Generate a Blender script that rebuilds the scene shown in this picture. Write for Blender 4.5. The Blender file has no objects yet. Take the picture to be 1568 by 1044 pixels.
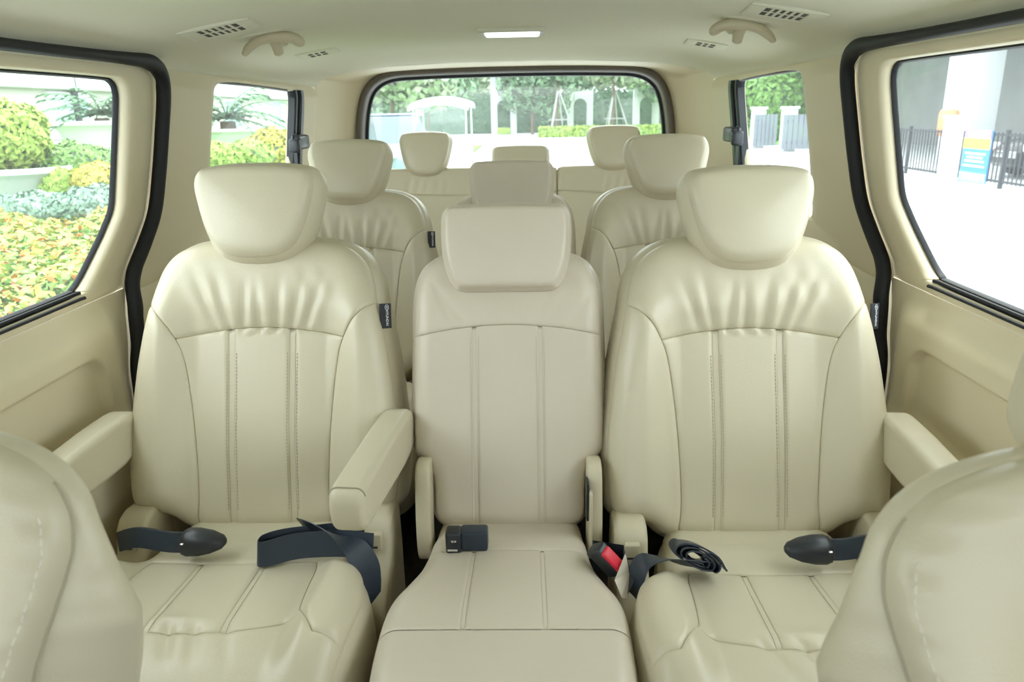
import bpy, bmesh, math, random
import numpy as np
from mathutils import Vector, Matrix

random.seed(7); RNG = np.random.default_rng(7)
SC = bpy.context.scene
COL = SC.collection
W_, H_ = 1568, 1044

# ------------------------------------------------------------------ camera
F_PX = 1150.0
def cam_matrix(pitch, yaw, roll):
    p, y, r = np.radians([pitch, yaw, roll])
    Rx = np.array([[1, 0, 0], [0, np.cos(p), np.sin(p)], [0, -np.sin(p), np.cos(p)]])
    Rz = np.array([[np.cos(y), -np.sin(y), 0], [np.sin(y), np.cos(y), 0], [0, 0, 1]])
    Ry = np.array([[np.cos(r), 0, np.sin(r)], [0, 1, 0], [-np.sin(r), 0, np.cos(r)]])
    return Rz @ Rx @ Ry
CM = cam_matrix(17.0, 1.5, 1.15)
CAM = np.array([.06, 0.0, 1.13])          # floor of the van is z = 0
cd = bpy.data.cameras.new('camera'); cam = bpy.data.objects.new('camera', cd); COL.objects.link(cam)
cd.sensor_width = 36.0; cd.lens = F_PX / W_ * 36.0; cd.clip_start = .02; cd.clip_end = 500
X, Yv, Z = CM @ [1, 0, 0], CM @ [0, 1, 0], CM @ [0, 0, 1]
cam.matrix_world = Matrix(((X[0], Z[0], -Yv[0], CAM[0]), (X[1], Z[1], -Yv[1], CAM[1]), (X[2], Z[2], -Yv[2], CAM[2]), (0, 0, 0, 1)))
cd.dof.use_dof = True; cd.dof.focus_distance = 1.55; cd.dof.aperture_fstop = 7.0
SC.camera = cam
def pray(x, y):
    return CM @ np.array([(x - W_/2)/F_PX, 1, -(y - H_/2)/F_PX])
def atY(x, y, Y):                         # a pixel's ray meets the plane y = Y
    d = pray(x, y); return CAM + d*(Y/d[1])
def atZ(x, y, Zz):                        # a pixel's ray meets the level z = Zz
    d = pray(x, y); return CAM + d*((Zz - CAM[2])/d[2])

# ------------------------------------------------------------------ sky, sun, exposure
wd = bpy.data.worlds.new('overcast_sky'); SC.world = wd; wd.use_nodes = True
bg = wd.node_tree.nodes['Background']; bg.inputs[0].default_value = (.94, .97, 1.0, 1); bg.inputs[1].default_value = 1.0
sd = bpy.data.lights.new('sun', 'SUN'); sd.energy = .7; sd.angle = math.radians(12); sd.color = (1, .97, .9)
so = bpy.data.objects.new('sun', sd); COL.objects.link(so); so.rotation_euler = (math.radians(-24), math.radians(10), 0)
vs = SC.view_settings
vs.view_transform = 'Standard'; vs.look = 'None'; vs.gamma = 1.0; vs.exposure = 2.5; vs.use_curve_mapping = False
SC.cycles.use_denoising = True
SC.cycles.max_bounces = 14; SC.cycles.diffuse_bounces = 8; SC.cycles.glossy_bounces = 4
SC.cycles.transparent_max_bounces = 16; SC.cycles.sample_clamp_indirect = 8.0
SC.cycles.caustics_reflective = False; SC.cycles.caustics_refractive = False

# ------------------------------------------------------------------ materials
MATS = {}
def mat(name, col, rough=.5, bump=0, bscale=300, metallic=0, spec=.5, var=0, vscale=6, emit=0, tex='NOISE'):
    m = bpy.data.materials.new(name); m.use_nodes = True; nt = m.node_tree; b = nt.nodes['Principled BSDF']
    b.inputs['Base Color'].default_value = (*col, 1); b.inputs['Roughness'].default_value = rough
    b.inputs['Metallic'].default_value = metallic; b.inputs['Specular IOR Level'].default_value = spec
    tc = nt.nodes.new('ShaderNodeTexCoord')
    if var:
        n = nt.nodes.new('ShaderNodeTexNoise'); n.inputs['Scale'].default_value = vscale; n.inputs['Detail'].default_value = 4
        r = nt.nodes.new('ShaderNodeValToRGB')
        r.color_ramp.elements[0].position = .3; r.color_ramp.elements[1].position = .7
        r.color_ramp.elements[0].color = (*[max(0, c*(1-var)) for c in col], 1)
        r.color_ramp.elements[1].color = (*[min(1, c*(1+var)) for c in col], 1)
        nt.links.new(tc.outputs['Object'], n.inputs['Vector']); nt.links.new(n.outputs['Fac'], r.inputs['Fac'])
        nt.links.new(r.outputs['Color'], b.inputs['Base Color'])
    if bump:
        n2 = nt.nodes.new('ShaderNodeTexVoronoi' if tex == 'VOR' else 'ShaderNodeTexNoise')
        n2.inputs['Scale'].default_value = bscale
        bp = nt.nodes.new('ShaderNodeBump'); bp.inputs['Strength'].default_value = bump; bp.inputs['Distance'].default_value = .001
        nt.links.new(tc.outputs['Object'], n2.inputs['Vector'])
        nt.links.new(n2.outputs['Distance' if tex == 'VOR' else 'Fac'], bp.inputs['Height']); nt.links.new(bp.outputs['Normal'], b.inputs['Normal'])
    if emit:
        b.inputs['Emission Color'].default_value = (*col, 1); b.inputs['Emission Strength'].default_value = emit
    MATS[name] = m; return m
mat('leather', (.60, .55, .42), .34, .14, 420, tex='VOR', var=.02)
mat('leather_centre', (.605, .545, .45), .38, .14, 420, tex='VOR', var=.02)
mat('stitch', (.42, .38, .28), .7)
mat('stitch_light', (.72, .68, .58), .6)
mat('plastic', (.56, .505, .37), .5, .08, 600)
mat('trim', (.72, .65, .485), .55, .1, 500)
mat('headliner', (.69, .675, .555), .9, .25, 350)
mat('rubber', (.012, .013, .016), .55, spec=.3)
mat('seal_brown', (.10, .085, .07), .5, spec=.4)
mat('black_plastic', (.02, .024, .032), .35)
mat('webbing', (.022, .034, .056), .38, .5, 900)
mat('red_button', (.72, .03, .06), .35)
mat('chrome', (.8, .8, .82), .18, metallic=1)
mat('dark_slot', (.05, .045, .04), .8)
mat('carpet', (.10, .085, .07), .95, .6, 250, var=.15, vscale=40)
mat('tag_black', (.012, .014, .02), .6)
mat('tag_white', (.75, .78, .85), .6)
mat('lamp_lens', (.86, .93, 1.0), .25, emit=.22)
# outdoors
mat('concrete', (.46, .48, .485), .85, .2, 30, var=.06, vscale=1.2)
mat('lawn', (.13, .30, .05), .95, .8, 20, var=.3, vscale=3)
mat('stucco', (.50, .49, .46), .85, .15, 40)
mat('white_paint', (.60, .62, .63), .6)
mat('grey_wall', (.24, .25, .25), .8, var=.08, vscale=1)
mat('pale_wall', (.42, .46, .46), .8)
mat('slate', (.19, .22, .25), .7)
mat('iron', (.03, .035, .045), .5)
mat('bark', (.16, .12, .08), .9, .6, 40)
mat('timber', (.38, .39, .39), .8)
mat('soil', (.09, .06, .04), .95)
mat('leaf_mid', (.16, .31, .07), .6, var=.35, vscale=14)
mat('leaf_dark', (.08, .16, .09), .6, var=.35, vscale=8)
mat('leaf_lime', (.32, .46, .09), .6, var=.25, vscale=12)
mat('leaf_blue', (.20, .32, .24), .6, var=.25, vscale=12)
mat('leaf_yellow', (.48, .44, .09), .6, var=.3, vscale=18)
mat('leaf_tree', (.20, .33, .19), .6, var=.4, vscale=3)
mat('leaf_tree_pale', (.34, .43, .27), .6, var=.3, vscale=3)
mat('palm_leaf', (.10, .22, .11), .55)
mat('flower', (.74, .27, .08), .6)
mat('flower_red', (.55, .14, .10), .6)
mat('car_black', (.02, .022, .026), .2)
mat('car_white', (.75, .8, .86), .3)
mat('car_blue', (.30, .40, .52), .3)
mat('car_glass', (.10, .14, .18), .1)
mat('tyre', (.02, .02, .02), .8)
mat('headlamp', (.7, .75, .8), .15)
mat('sign_purple', (.32, .22, .55), .6); mat('sign_yellow', (.85, .62, .08), .6)
mat('sign_blue', (.05, .24, .55), .6); mat('sign_cyan', (.30, .62, .75), .6); mat('sign_white', (.85, .87, .9), .6)
mat('orange', (.85, .30, .14), .6); mat('cart_blue', (.16, .26, .40), .5); mat('cart_pink', (.8, .35, .5), .6)
mat('win_glass', (.42, .58, .62), .12)
def glass_mat(name, tint):
    m = bpy.data.materials.new(name); m.use_nodes = True; nt = m.node_tree; nt.nodes.clear()
    o = nt.nodes.new('ShaderNodeOutputMaterial'); mx = nt.nodes.new('ShaderNodeMixShader')
    t = nt.nodes.new('ShaderNodeBsdfTransparent'); g = nt.nodes.new('ShaderNodeBsdfGlossy')
    t.inputs[0].default_value = (*tint, 1); g.inputs['Roughness'].default_value = .02; mx.inputs[0].default_value = .045
    nt.links.new(t.outputs[0], mx.inputs[1]); nt.links.new(g.outputs[0], mx.inputs[2])
    tl = nt.nodes.new('ShaderNodeBsdfTranslucent'); tl.inputs[0].default_value = (.95, 1, 1, 1); m2 = nt.nodes.new('ShaderNodeMixShader'); m2.inputs[0].default_value = .04  # translucent share puts a pale haze into the glass, washing out the view
    nt.links.new(mx.outputs[0], m2.inputs[1]); nt.links.new(tl.outputs[0], m2.inputs[2]); nt.links.new(m2.outputs[0], o.inputs[0]); MATS[name] = m
glass_mat('glass', (.90, .97, .95)); glass_mat('dimming_glass', (.58, .62, .60))  # second glass: darker tint added to cut light from the unseen front

# ------------------------------------------------------------------ object helpers
def tag(o, label=None, cat=None, group=None, kind=None):
    if label: o['label'] = label
    if cat: o['category'] = cat
    if group: o['group'] = group
    if kind: o['kind'] = kind
    return o
def link(name, me, m, parent=None):
    o = bpy.data.objects.new(name, me); COL.objects.link(o)
    if m: me.materials.append(MATS[m])
    if parent is not None: o.parent = parent
    return o
def obj(name, V, Fc, m, parent=None, smooth=True, sharp=40):
    me = bpy.data.meshes.new(name); V = np.asarray(V, float)
    me.from_pydata(V.tolist(), [], [list(map(int, f)) for f in Fc]); 
    bm = bmesh.new(); bm.from_mesh(me); bmesh.ops.recalc_face_normals(bm, faces=bm.faces); bm.to_mesh(me); bm.free()
    if smooth:
        me.shade_smooth()
        if sharp: me.set_sharp_from_angle(angle=math.radians(sharp))
    me.update(); return link(name, me, m, parent)
def empty(name, loc=(0, 0, 0), rz=0):
    o = bpy.data.objects.new(name, None); COL.objects.link(o); o.location = loc; o.rotation_euler = (0, 0, rz)
    o.empty_display_size = .05; return o
def copy_tree(o, parent=None, skip=()):
    c = o.copy(); COL.objects.link(c); c.parent = parent
    for ch in list(o.children):
        if ch.get('skipkey') in skip and ch.get('skipkey'): continue
        copy_tree(ch, c, skip)
    return c
def gridf(nr, nc, closed=False, off=0):
    f = []
    for i in range(nr-1):
        for j in range(nc if closed else nc-1):
            k = (j+1) % nc
            f.append((off+i*nc+j, off+i*nc+k, off+(i+1)*nc+k, off+(i+1)*nc+j))
    return f
class MB:                                    # collects simple shapes that form one part
    def __init__(s): s.V = []; s.F = []
    def add(s, V, F):
        k = len(s.V); s.V += [tuple(v) for v in V]; s.F += [tuple(i+k for i in f) for f in F]; return s
    def box(s, x0, x1, y0, y1, z0, z1, b=0.0):
        if b <= 0:
            V = [(x, y, z) for x in (x0, x1) for y in (y0, y1) for z in (z0, z1)]
            F = [(0, 1, 3, 2), (4, 6, 7, 5), (0, 4, 5, 1), (2, 3, 7, 6), (0, 2, 6, 4), (1, 5, 7, 3)]
            return s.add(V, F)
        bm = bmesh.new(); bmesh.ops.create_cube(bm, size=1)
        for v in bm.verts:
            v.co = Vector((x0+(v.co.x+.5)*(x1-x0), y0+(v.co.y+.5)*(y1-y0), z0+(v.co.z+.5)*(z1-z0)))
        bmesh.ops.bevel(bm, geom=list(bm.edges), offset=b, segments=3, profile=.5, affect='EDGES')
        bm.verts.index_update()
        s.add([v.co[:] for v in bm.verts], [[v.index for v in f.verts] for f in bm.faces]); bm.free(); return s
    def tube(s, pts, r, n=8, cap=True, flat=1.0):
        P = np.asarray(pts, float); R = np.full(len(P), r) if np.isscalar(r) else np.asarray(r, float)
        T = np.gradient(P, axis=0); T /= np.linalg.norm(T, axis=1)[:, None] + 1e-12
        up = np.array([0, 0, 1.]) if abs(T[0][2]) < .9 else np.array([1., 0, 0])
        V = []
        for p, t, rr in zip(P, T, R):
            a = np.cross(up, t); a /= np.linalg.norm(a)+1e-12; b = np.cross(t, a); up = b
            for k in range(n):
                q = 2*math.pi*k/n; V.append(p + rr*(math.cos(q)*a + flat*math.sin(q)*b))
        F = gridf(len(P), n, True)
        if cap: F += [tuple(range(n))[::-1], tuple(range((len(P)-1)*n, len(P)*n))]
        return s.add(V, F)
    def ring(s, rows, closed=True, cap0=False, cap1=False):   # rows: list of (N,3)
        n = len(rows[0]); V = np.concatenate(rows); F = gridf(len(rows), n, closed)
        if cap0: F.append(tuple(range(n))[::-1])
        if cap1: F.append(tuple(range((len(rows)-1)*n, len(rows)*n)))
        return s.add(V, F)
    def lathe(s, prof, c=(0, 0, 0), n=24):
        rows = [np.array([[c[0]+r*math.cos(2*math.pi*k/n), c[1]+r*math.sin(2*math.pi*k/n), c[2]+z] for k in range(n)]) for r, z in prof]
        return s.ring(rows)
    def build(s, name, m, parent=None, smooth=True, sharp=40): return obj(name, s.V, s.F, m, parent, smooth, sharp)

# ------------------------------------------------------------------ curves and panels
def crom(P, n=14, closed=False):             # Catmull-Rom through points
    P = np.asarray(P, float); N = len(P); out = []
    rng = range(N if closed else N-1)
    for i in rng:
        if closed: a, b, c, d = P[(i-1) % N], P[i], P[(i+1) % N], P[(i+2) % N]
        else:
            b, c = P[i], P[i+1]; a = P[i-1] if i else 2*b-c; d = P[i+2] if i+2 < N else 2*c-b
        t = (np.arange(n)/n)[:, None]
        out.append(.5*((2*b) + (-a+c)*t + (2*a-5*b+4*c-d)*t*t + (-a+3*b-3*c+d)*t**3))
    if not closed: out.append(P[-1:])
    return np.concatenate(out)
def resample(P, s):
    P = np.asarray(P, float); d = np.r_[0, np.cumsum(np.linalg.norm(np.diff(P, axis=0), axis=1))]
    if d[-1] < 1e-9: return np.repeat(P[:1], len(s), 0)
    d /= d[-1]; return np.stack([np.interp(s, d, P[:, k]) for k in range(P.shape[1])], 1)
def spread(n, a=.85):
    x = np.linspace(0, 1, n); return x - a*np.sin(2*np.pi*x)/(2*np.pi)
def sstep(a, b, x):
    t = np.clip((x-a)/(b-a), 0, 1); return t*t*(3-2*t)
def polydist(Q, P):                          # distance of points Q to the closed polygon P
    A = P; B = np.roll(P, -1, 0); d = B-A; L = (d*d).sum(1)+1e-15; out = np.full(len(Q), 9.)
    for i in range(0, len(Q), 2000):
        q = Q[i:i+2000, None, :]; t = np.clip(((q-A)*d).sum(2)/L, 0, 1)
        out[i:i+2000] = np.sqrt(((q-(A+t[..., None]*d))**2).sum(2)).min(1)
    return out
def normals2(P):                             # outward normals of a closed CCW polygon
    t = np.roll(P, -1, 0)-np.roll(P, 1, 0); n = np.stack([t[:, 1], -t[:, 0]], 1); n /= np.linalg.norm(n, axis=1)[:, None]+1e-12
    a = .5*np.sum(P[:, 0]*np.roll(P[:, 1], -1)-P[:, 1]*np.roll(P[:, 0], -1)); return n if a > 0 else -n
def rnd(e, r, d):                            # round-over: drop at distance e from an edge
    k = np.clip(1-e/r, 0, 1); return d*(1-np.sqrt(np.clip(1-k*k, 0, 1)))
def panel(name, cb, ct, cl, cr, Hf, mp, m, parent, roll='lrbt', depth=.006, rw=.013, n=(60, 70), a=.85, soft=False):
    S, T = spread(n[0], a), spread(n[1], a)
    B, Tp, L, R = resample(cb, S), resample(ct, S), resample(cl, T), resample(cr, T)
    s, t = S[None, :, None], T[:, None, None]
    P = (1-t)*B[None]+t*Tp[None]+(1-s)*L[:, None]+s*R[:, None]-((1-s)*(1-t)*B[0]+s*(1-t)*B[-1]+(1-s)*t*Tp[0]+s*t*Tp[-1])
    w = Hf(P.reshape(-1, 2)).reshape(P.shape[:2])
    for k in roll:
        e = np.linalg.norm(P-(P[:, :1] if k == 'l' else P[:, -1:] if k == 'r' else P[:1] if k == 'b' else P[-1:]), axis=2)
        w = w - (depth*np.clip(1-e/rw, 0, 1)**2+.003*np.clip(1-e/.003, 0, 1) if soft else rnd(e, rw, depth))
    V = mp(P.reshape(-1, 2), w.reshape(-1))
    return obj(name, V, gridf(n[1], n[0]), m, parent, sharp=None)
def mirror(P): return np.asarray(P)[::-1]*[-1, 1]
def stitches(name, paths, Hf, mp, parent, m='stitch', lift=.0006, ln=.0042, gap=.0068, wd=.0011):
    V = []; Fc = []
    for P in paths:
        L = np.linalg.norm(np.diff(P, axis=0), axis=1).sum(); k = max(2, int(L/gap)); s = (np.arange(k)+.5)/k
        A, B = resample(P, s-ln/2/L), resample(P, s+ln/2/L); D = (B-A); D /= np.linalg.norm(D, axis=1)[:, None]; N = np.stack([-D[:, 1], D[:, 0]], 1)*wd/2
        hA, hB = Hf(A), Hf(B)
        q = [mp(A+N, hA+lift-.0015), mp(A-N, hA+lift-.0015), mp(B-N, hB+lift-.0015), mp(B+N, hB+lift-.0015),
             mp(A+N*.6, hA+lift), mp(A-N*.6, hA+lift), mp(B-N*.6, hB+lift), mp(B+N*.6, hB+lift)]
        Q = np.stack(q, 1)
        for c in Q:
            o = len(V); V += c.tolist(); Fc += [(o+4, o+5, o+6, o+7), (o, o+1, o+5, o+4), (o+1, o+2, o+6, o+5), (o+2, o+3, o+7, o+6), (o+3, o, o+4, o+7)]
    return tag(obj(name, V, Fc, m, parent, smooth=False), kind='stuff')
def close_outline(half, n=10):               # right half bottom->top, mirrored to a closed CCW outline
    r = crom(half, n); l = r[::-1]*[-1, 1]; return np.concatenate([r, l[1:-1]])
def shell(name, O, w0, mp, m, parent, wback, bulge=.012, rows=9, back_scale=.9, cen=None):
    N = normals2(O); cen = O.mean(0) if cen is None else np.array(cen); R = []
    wb = np.broadcast_to(np.asarray(wback, float), (len(O),)); bl = np.broadcast_to(np.asarray(bulge, float), (len(O),)); sg = 1 if wb.min() < 0 else -1
    for k in np.linspace(0, 1, rows):
        off = bl*math.sin(math.pi*min(1, k*.93))**.8 if k > 0 else np.full(len(O), -.001)
        R.append(mp(O+N*off[:, None], w0*(1-k)+wb*k))
    for sc, dw in ((.96, .006), (back_scale, .012), (.5, .02), (.02, .022)):
        R.append(mp(cen+(O-cen)*sc, wb*sc+wb.min()*(1-sc) - sg*dw if sg > 0 else wb+dw))
    return MB().ring(R, cap1=True).build(name, m, parent, sharp=60)

TH = math.radians(17.0)
def back_map(P, w):                          # backrest plane -> seat coordinates
    return np.stack([P[:, 0], P[:, 1]*math.sin(TH)-w*math.cos(TH), .36+P[:, 1]*math.cos(TH)+w*math.sin(TH)], 1)
def cush_map(P, w): return np.stack([P[:, 0], -P[:, 1], w], 1)

# ------------------------------------------------------------------ seats
def headrest(parent, half, wf, dep, m, sc=1.0, crown=.014, re=.020, bulge=.010):
    O = resample(np.vstack([close_outline(half), close_outline(half)[:1]]), np.linspace(0, 1, 181))[:-1]
    c = np.array([0, (O[:, 1].min()+O[:, 1].max())/2]); N = normals2(O)
    side = sstep(.5, .85, np.abs(N[:, 0]))
    rows = []; rr = np.r_[np.linspace(.02, .8, 16), 1-np.geomspace(.2, .002, 16)[1:], 1.0]
    for r in rr:
        P = c+(O-c)*r; e = np.linalg.norm(O-P, axis=1)
        w = wf+crown*(1-r*r)-rnd(e, re, re*.9)-rnd(e, .008, .006)*side
        rows.append(back_map(P, w))
    wE = np.full(len(O), wf-re*.9)-.006*side
    h = empty_part = None
    R = []; wb = wf-dep
    for k in np.linspace(0, 1, 10):
        off = (bulge*math.sin(math.pi*k)**.7 if k > 0 else 0) - .012*k*k
        R.append(back_map(O+N*off, wE*(1-k)+wb*k))
    for s2, dw in ((.85, .008), (.5, .012), (.02, .013)): R.append(back_map(c+(O-N*.016-c)*s2, np.full(len(O), wb-dw)))
    h = MB().ring(R, cap1=True).build('headrest', m, parent, sharp=70)
    MB().ring(rows[::-1], cap1=True).build('front_panel', m, h, sharp=75)
    pth = [O[i] for i in range(len(O)) if N[i, 0] > .75]; pth.sort(key=lambda q: q[1])
    return h, c
def post_pair(h, x, v0, v1, w):
    for s in (-1, 1):
        p = back_map(np.array([[s*x, v0], [s*x, v1]]), np.array([w, w]))
        MB().tube(p, .006, 10).build('post', 'chrome', h)

def side_back(parent, m='leather'):
    half = np.array([(0, -.038), (.08, -.038), (.13, -.032), (.160, -.018), (.187, .006), (.215, .016), (.246, .020), (.264, .040), (.270, .09), (.270, .165), (.262, .24), (.253, .31), (.241, .375), (.229, .432),
                     (.222, .47), (.210, .503), (.188, .531), (.160, .548), (.125, .557), (.06, .562), (0, .563)])
    O = close_outline(half); n = 10
    seg = lambda a, b: O[a*n:b*n+1]
    P_i, Q_i, C_i, B_i = 13, 16, 6, 3
    jit = np.array([-.092, -.066, -.038, -.004, .030, .060, .088]); lean = np.array([-.35, -.22, .12, -.05, .12, .28, .4]); amp = np.array([.005, .0062, .0068, .0072, .0080, .0068, .0058])
    def Hf(P):
        u, v = P[:, 0], P[:, 1]; au = np.abs(u)
        w = .036*sstep(.125, .205, au)*sstep(.50, .36, v) + .010*np.exp(-((v-.16)/.12)**2)*sstep(.2, .05, au)
        w = w + .012*sstep(.36, .44, v)
        for a, l, k in zip(jit, lean, amp):
            d = (u-(a+l*(v-.385)))/.0085; env = sstep(.366, .385, v)*sstep(.50, .41, v)
            w = w - k*np.exp(-d*d)*env + .6*k*np.exp(-((d-2)/1.4)**2)*env
        w = w + .0012*np.sin(u*140+v*60)*np.exp(-((au-.1)/.05)**2-((v-.46)/.04)**2)
        e = polydist(P, O); return w-rnd(e, .052, .05)
    base = shell('backrest', O, Hf(O), back_map, m, parent, -.135, .014, cen=(0, .3))
    bol = crom([(.229, .432), (.205, .416), (.184, .392), (.168, .363), (.156, .330), (.146, .27), (.137, .185), (.132, .10), (.131, .04), (.135, .0)], 12)
    bol[-1] = O[int(2.1*n)]; k0 = int(2.1*n)
    iy = 3*12
    yoke_r = crom([(0, .384), (.055, .381), (.11, .374), (.168, .363)], 14); yoke = np.concatenate([mirror(yoke_r), yoke_r[1:]])
    ch = [np.array([(.062, .3805), (.0610, .19), (.062, -.038)])]
    # shoulder panel
    cb = np.concatenate([mirror(bol[:iy+1][::-1]), yoke[1:-1], bol[:iy+1][::-1]])
    top = np.concatenate([seg(Q_i, 20), mirror(seg(Q_i, 20))[1:]])[::-1]
    rt = seg(P_i, Q_i); lt = rt*[-1, 1]
    panel('shoulder_panel', cb, top, lt, rt, Hf, back_map, m, base, roll='b', n=(150, 80))
    # bolsters
    outr = O[k0:P_i*n+1][::-1]                      # from seam end at the edge down to the bottom
    iC = (P_i-C_i)*n
    for s in (1, -1):
        inn = bol*[s, 1]; ou = outr[:iC+1]*[s, 1]; bt = outr[iC:]*[s, 1]
        # bottom curve runs inner seam end -> corner
        if s > 0: panel('side_bolster', bt[::-1], np.repeat(bol[:1]*[s, 1], 2, 0), inn[::-1], ou[::-1], Hf, back_map, m, base, roll='l', n=(46, 90))
        else: panel('side_bolster', bt, np.repeat(bol[:1]*[s, 1], 2, 0), ou[::-1], inn[::-1], Hf, back_map, m, base, roll='r', n=(46, 90))
    # insert: three panels and two sewn channels
    inner = bol[iy:][::-1]
    def yv(u): return np.interp(u, yoke[:, 0], yoke[:, 1])
    def bv(u):
        bb = O[:k0+1]; return np.interp(abs(u), bb[:, 0], bb[:, 1])
    cw = .0055; cu = .0615
    edges = [('L', None, -cu-cw), ('c', -cu-cw, -cu+cw), ('M', -cu+cw, cu-cw), ('c', cu-cw, cu+cw), ('R', cu+cw, None)]
    def vert(u):
        return np.array([(u, bv(u)), (u-.0012*np.sign(u), .19), (u, yv(u))])
    def hor(f, a, b, k=20): return np.array([(q, f(q)) for q in np.linspace(a, b, k)])
    Hc = lambda P: Hf(P)-.0035
    for kd, a, b in edges:
        lft = vert(a) if a is not None else inner*[-1, 1]; rgt = vert(b) if b is not None else inner
        cbt = hor(bv, lft[0][0], rgt[0][0]); ctp = hor(yv, lft[-1][0], rgt[-1][0])
        if kd == 'c': panel('sewn_channel', cbt, ctp, lft, rgt, Hc, back_map, m, base, roll='t', n=(8, 60), a=.3)
        else: panel('insert_panel', cbt, ctp, lft, rgt, Hf, back_map, m, base, roll='lrt', depth=.0045 if kd == 'M' else .0055, rw=.011, n=(46, 90))
    sp = [crom(vert(s*(cu+d)), 8)*[1, 1] for s in (1, -1) for d in (.0095, -.0095)]
    stitches('stitching', [q[2:-2] for q in sp], Hf, back_map, base)
    # piping strip along the lower hem
    hem = np.concatenate([O[:int(2.6*n)+1][::-1]*[-1, 1], O[1:int(2.6*n)+1]])
    MB().tube(back_map(hem+[0, -.002], Hf(hem)-.006), .0035, 6).build('hem_piping', m, base)
    return base, Hf, O
HEAD_SIDE = np.array([(0, .519), (.035, .522), (.063, .532), (.084, .554), (.100, .590), (.1125, .636), (.1165, .662), (.112, .682), (.098, .692), (.05, .698), (0, .699)])

def brand_tag(base):
    # little black woven flag sewn into the side seam: oval emblem and lettering reading downwards
    t = MB().box(-.0008, .0008, 0, .024, 0, .050).build('label_tag', 'tag_black', base, smooth=False)
    cu = bpy.data.curves.new('t', 'FONT'); cu.body = 'HYUNDAI'; cu.size = .0072; cu.align_x = 'CENTER'; cu.align_y = 'CENTER'; cu.extrude = .0002; cu.offset = .00012
    to = bpy.data.objects.new('t', cu); COL.objects.link(to); bpy.context.view_layer.update()
    me = bpy.data.meshes.new_from_object(to); bpy.data.objects.remove(to)
    to_face = Matrix(((0, 0, 1, 0), (0, 1, 0, 0), (-1, 0, 0, 0), (0, 0, 0, 1)))
    me.transform(Matrix.Translation((.0012, .015, .0215)) @ to_face)
    e = MB(); a = np.linspace(0, 2*math.pi, 25)
    e.tube(np.stack([.0052*np.cos(a), .0036*np.sin(a), 0*a], 1), .0005, 4, cap=False)
    for q in (-.0016, .0016): e.tube([(q-.0005, -.0022, 0), (q+.0005, .0022, 0)], .0005, 4)
    e.tube([(-.0017, 0, 0), (.0017, .0003, 0)], .0005, 4)
    em = e.build('emblem', 'tag_white', t); em.data.transform(Matrix.Translation((.0012, .015, .0425)) @ to_face)
    return t, me, em

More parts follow.
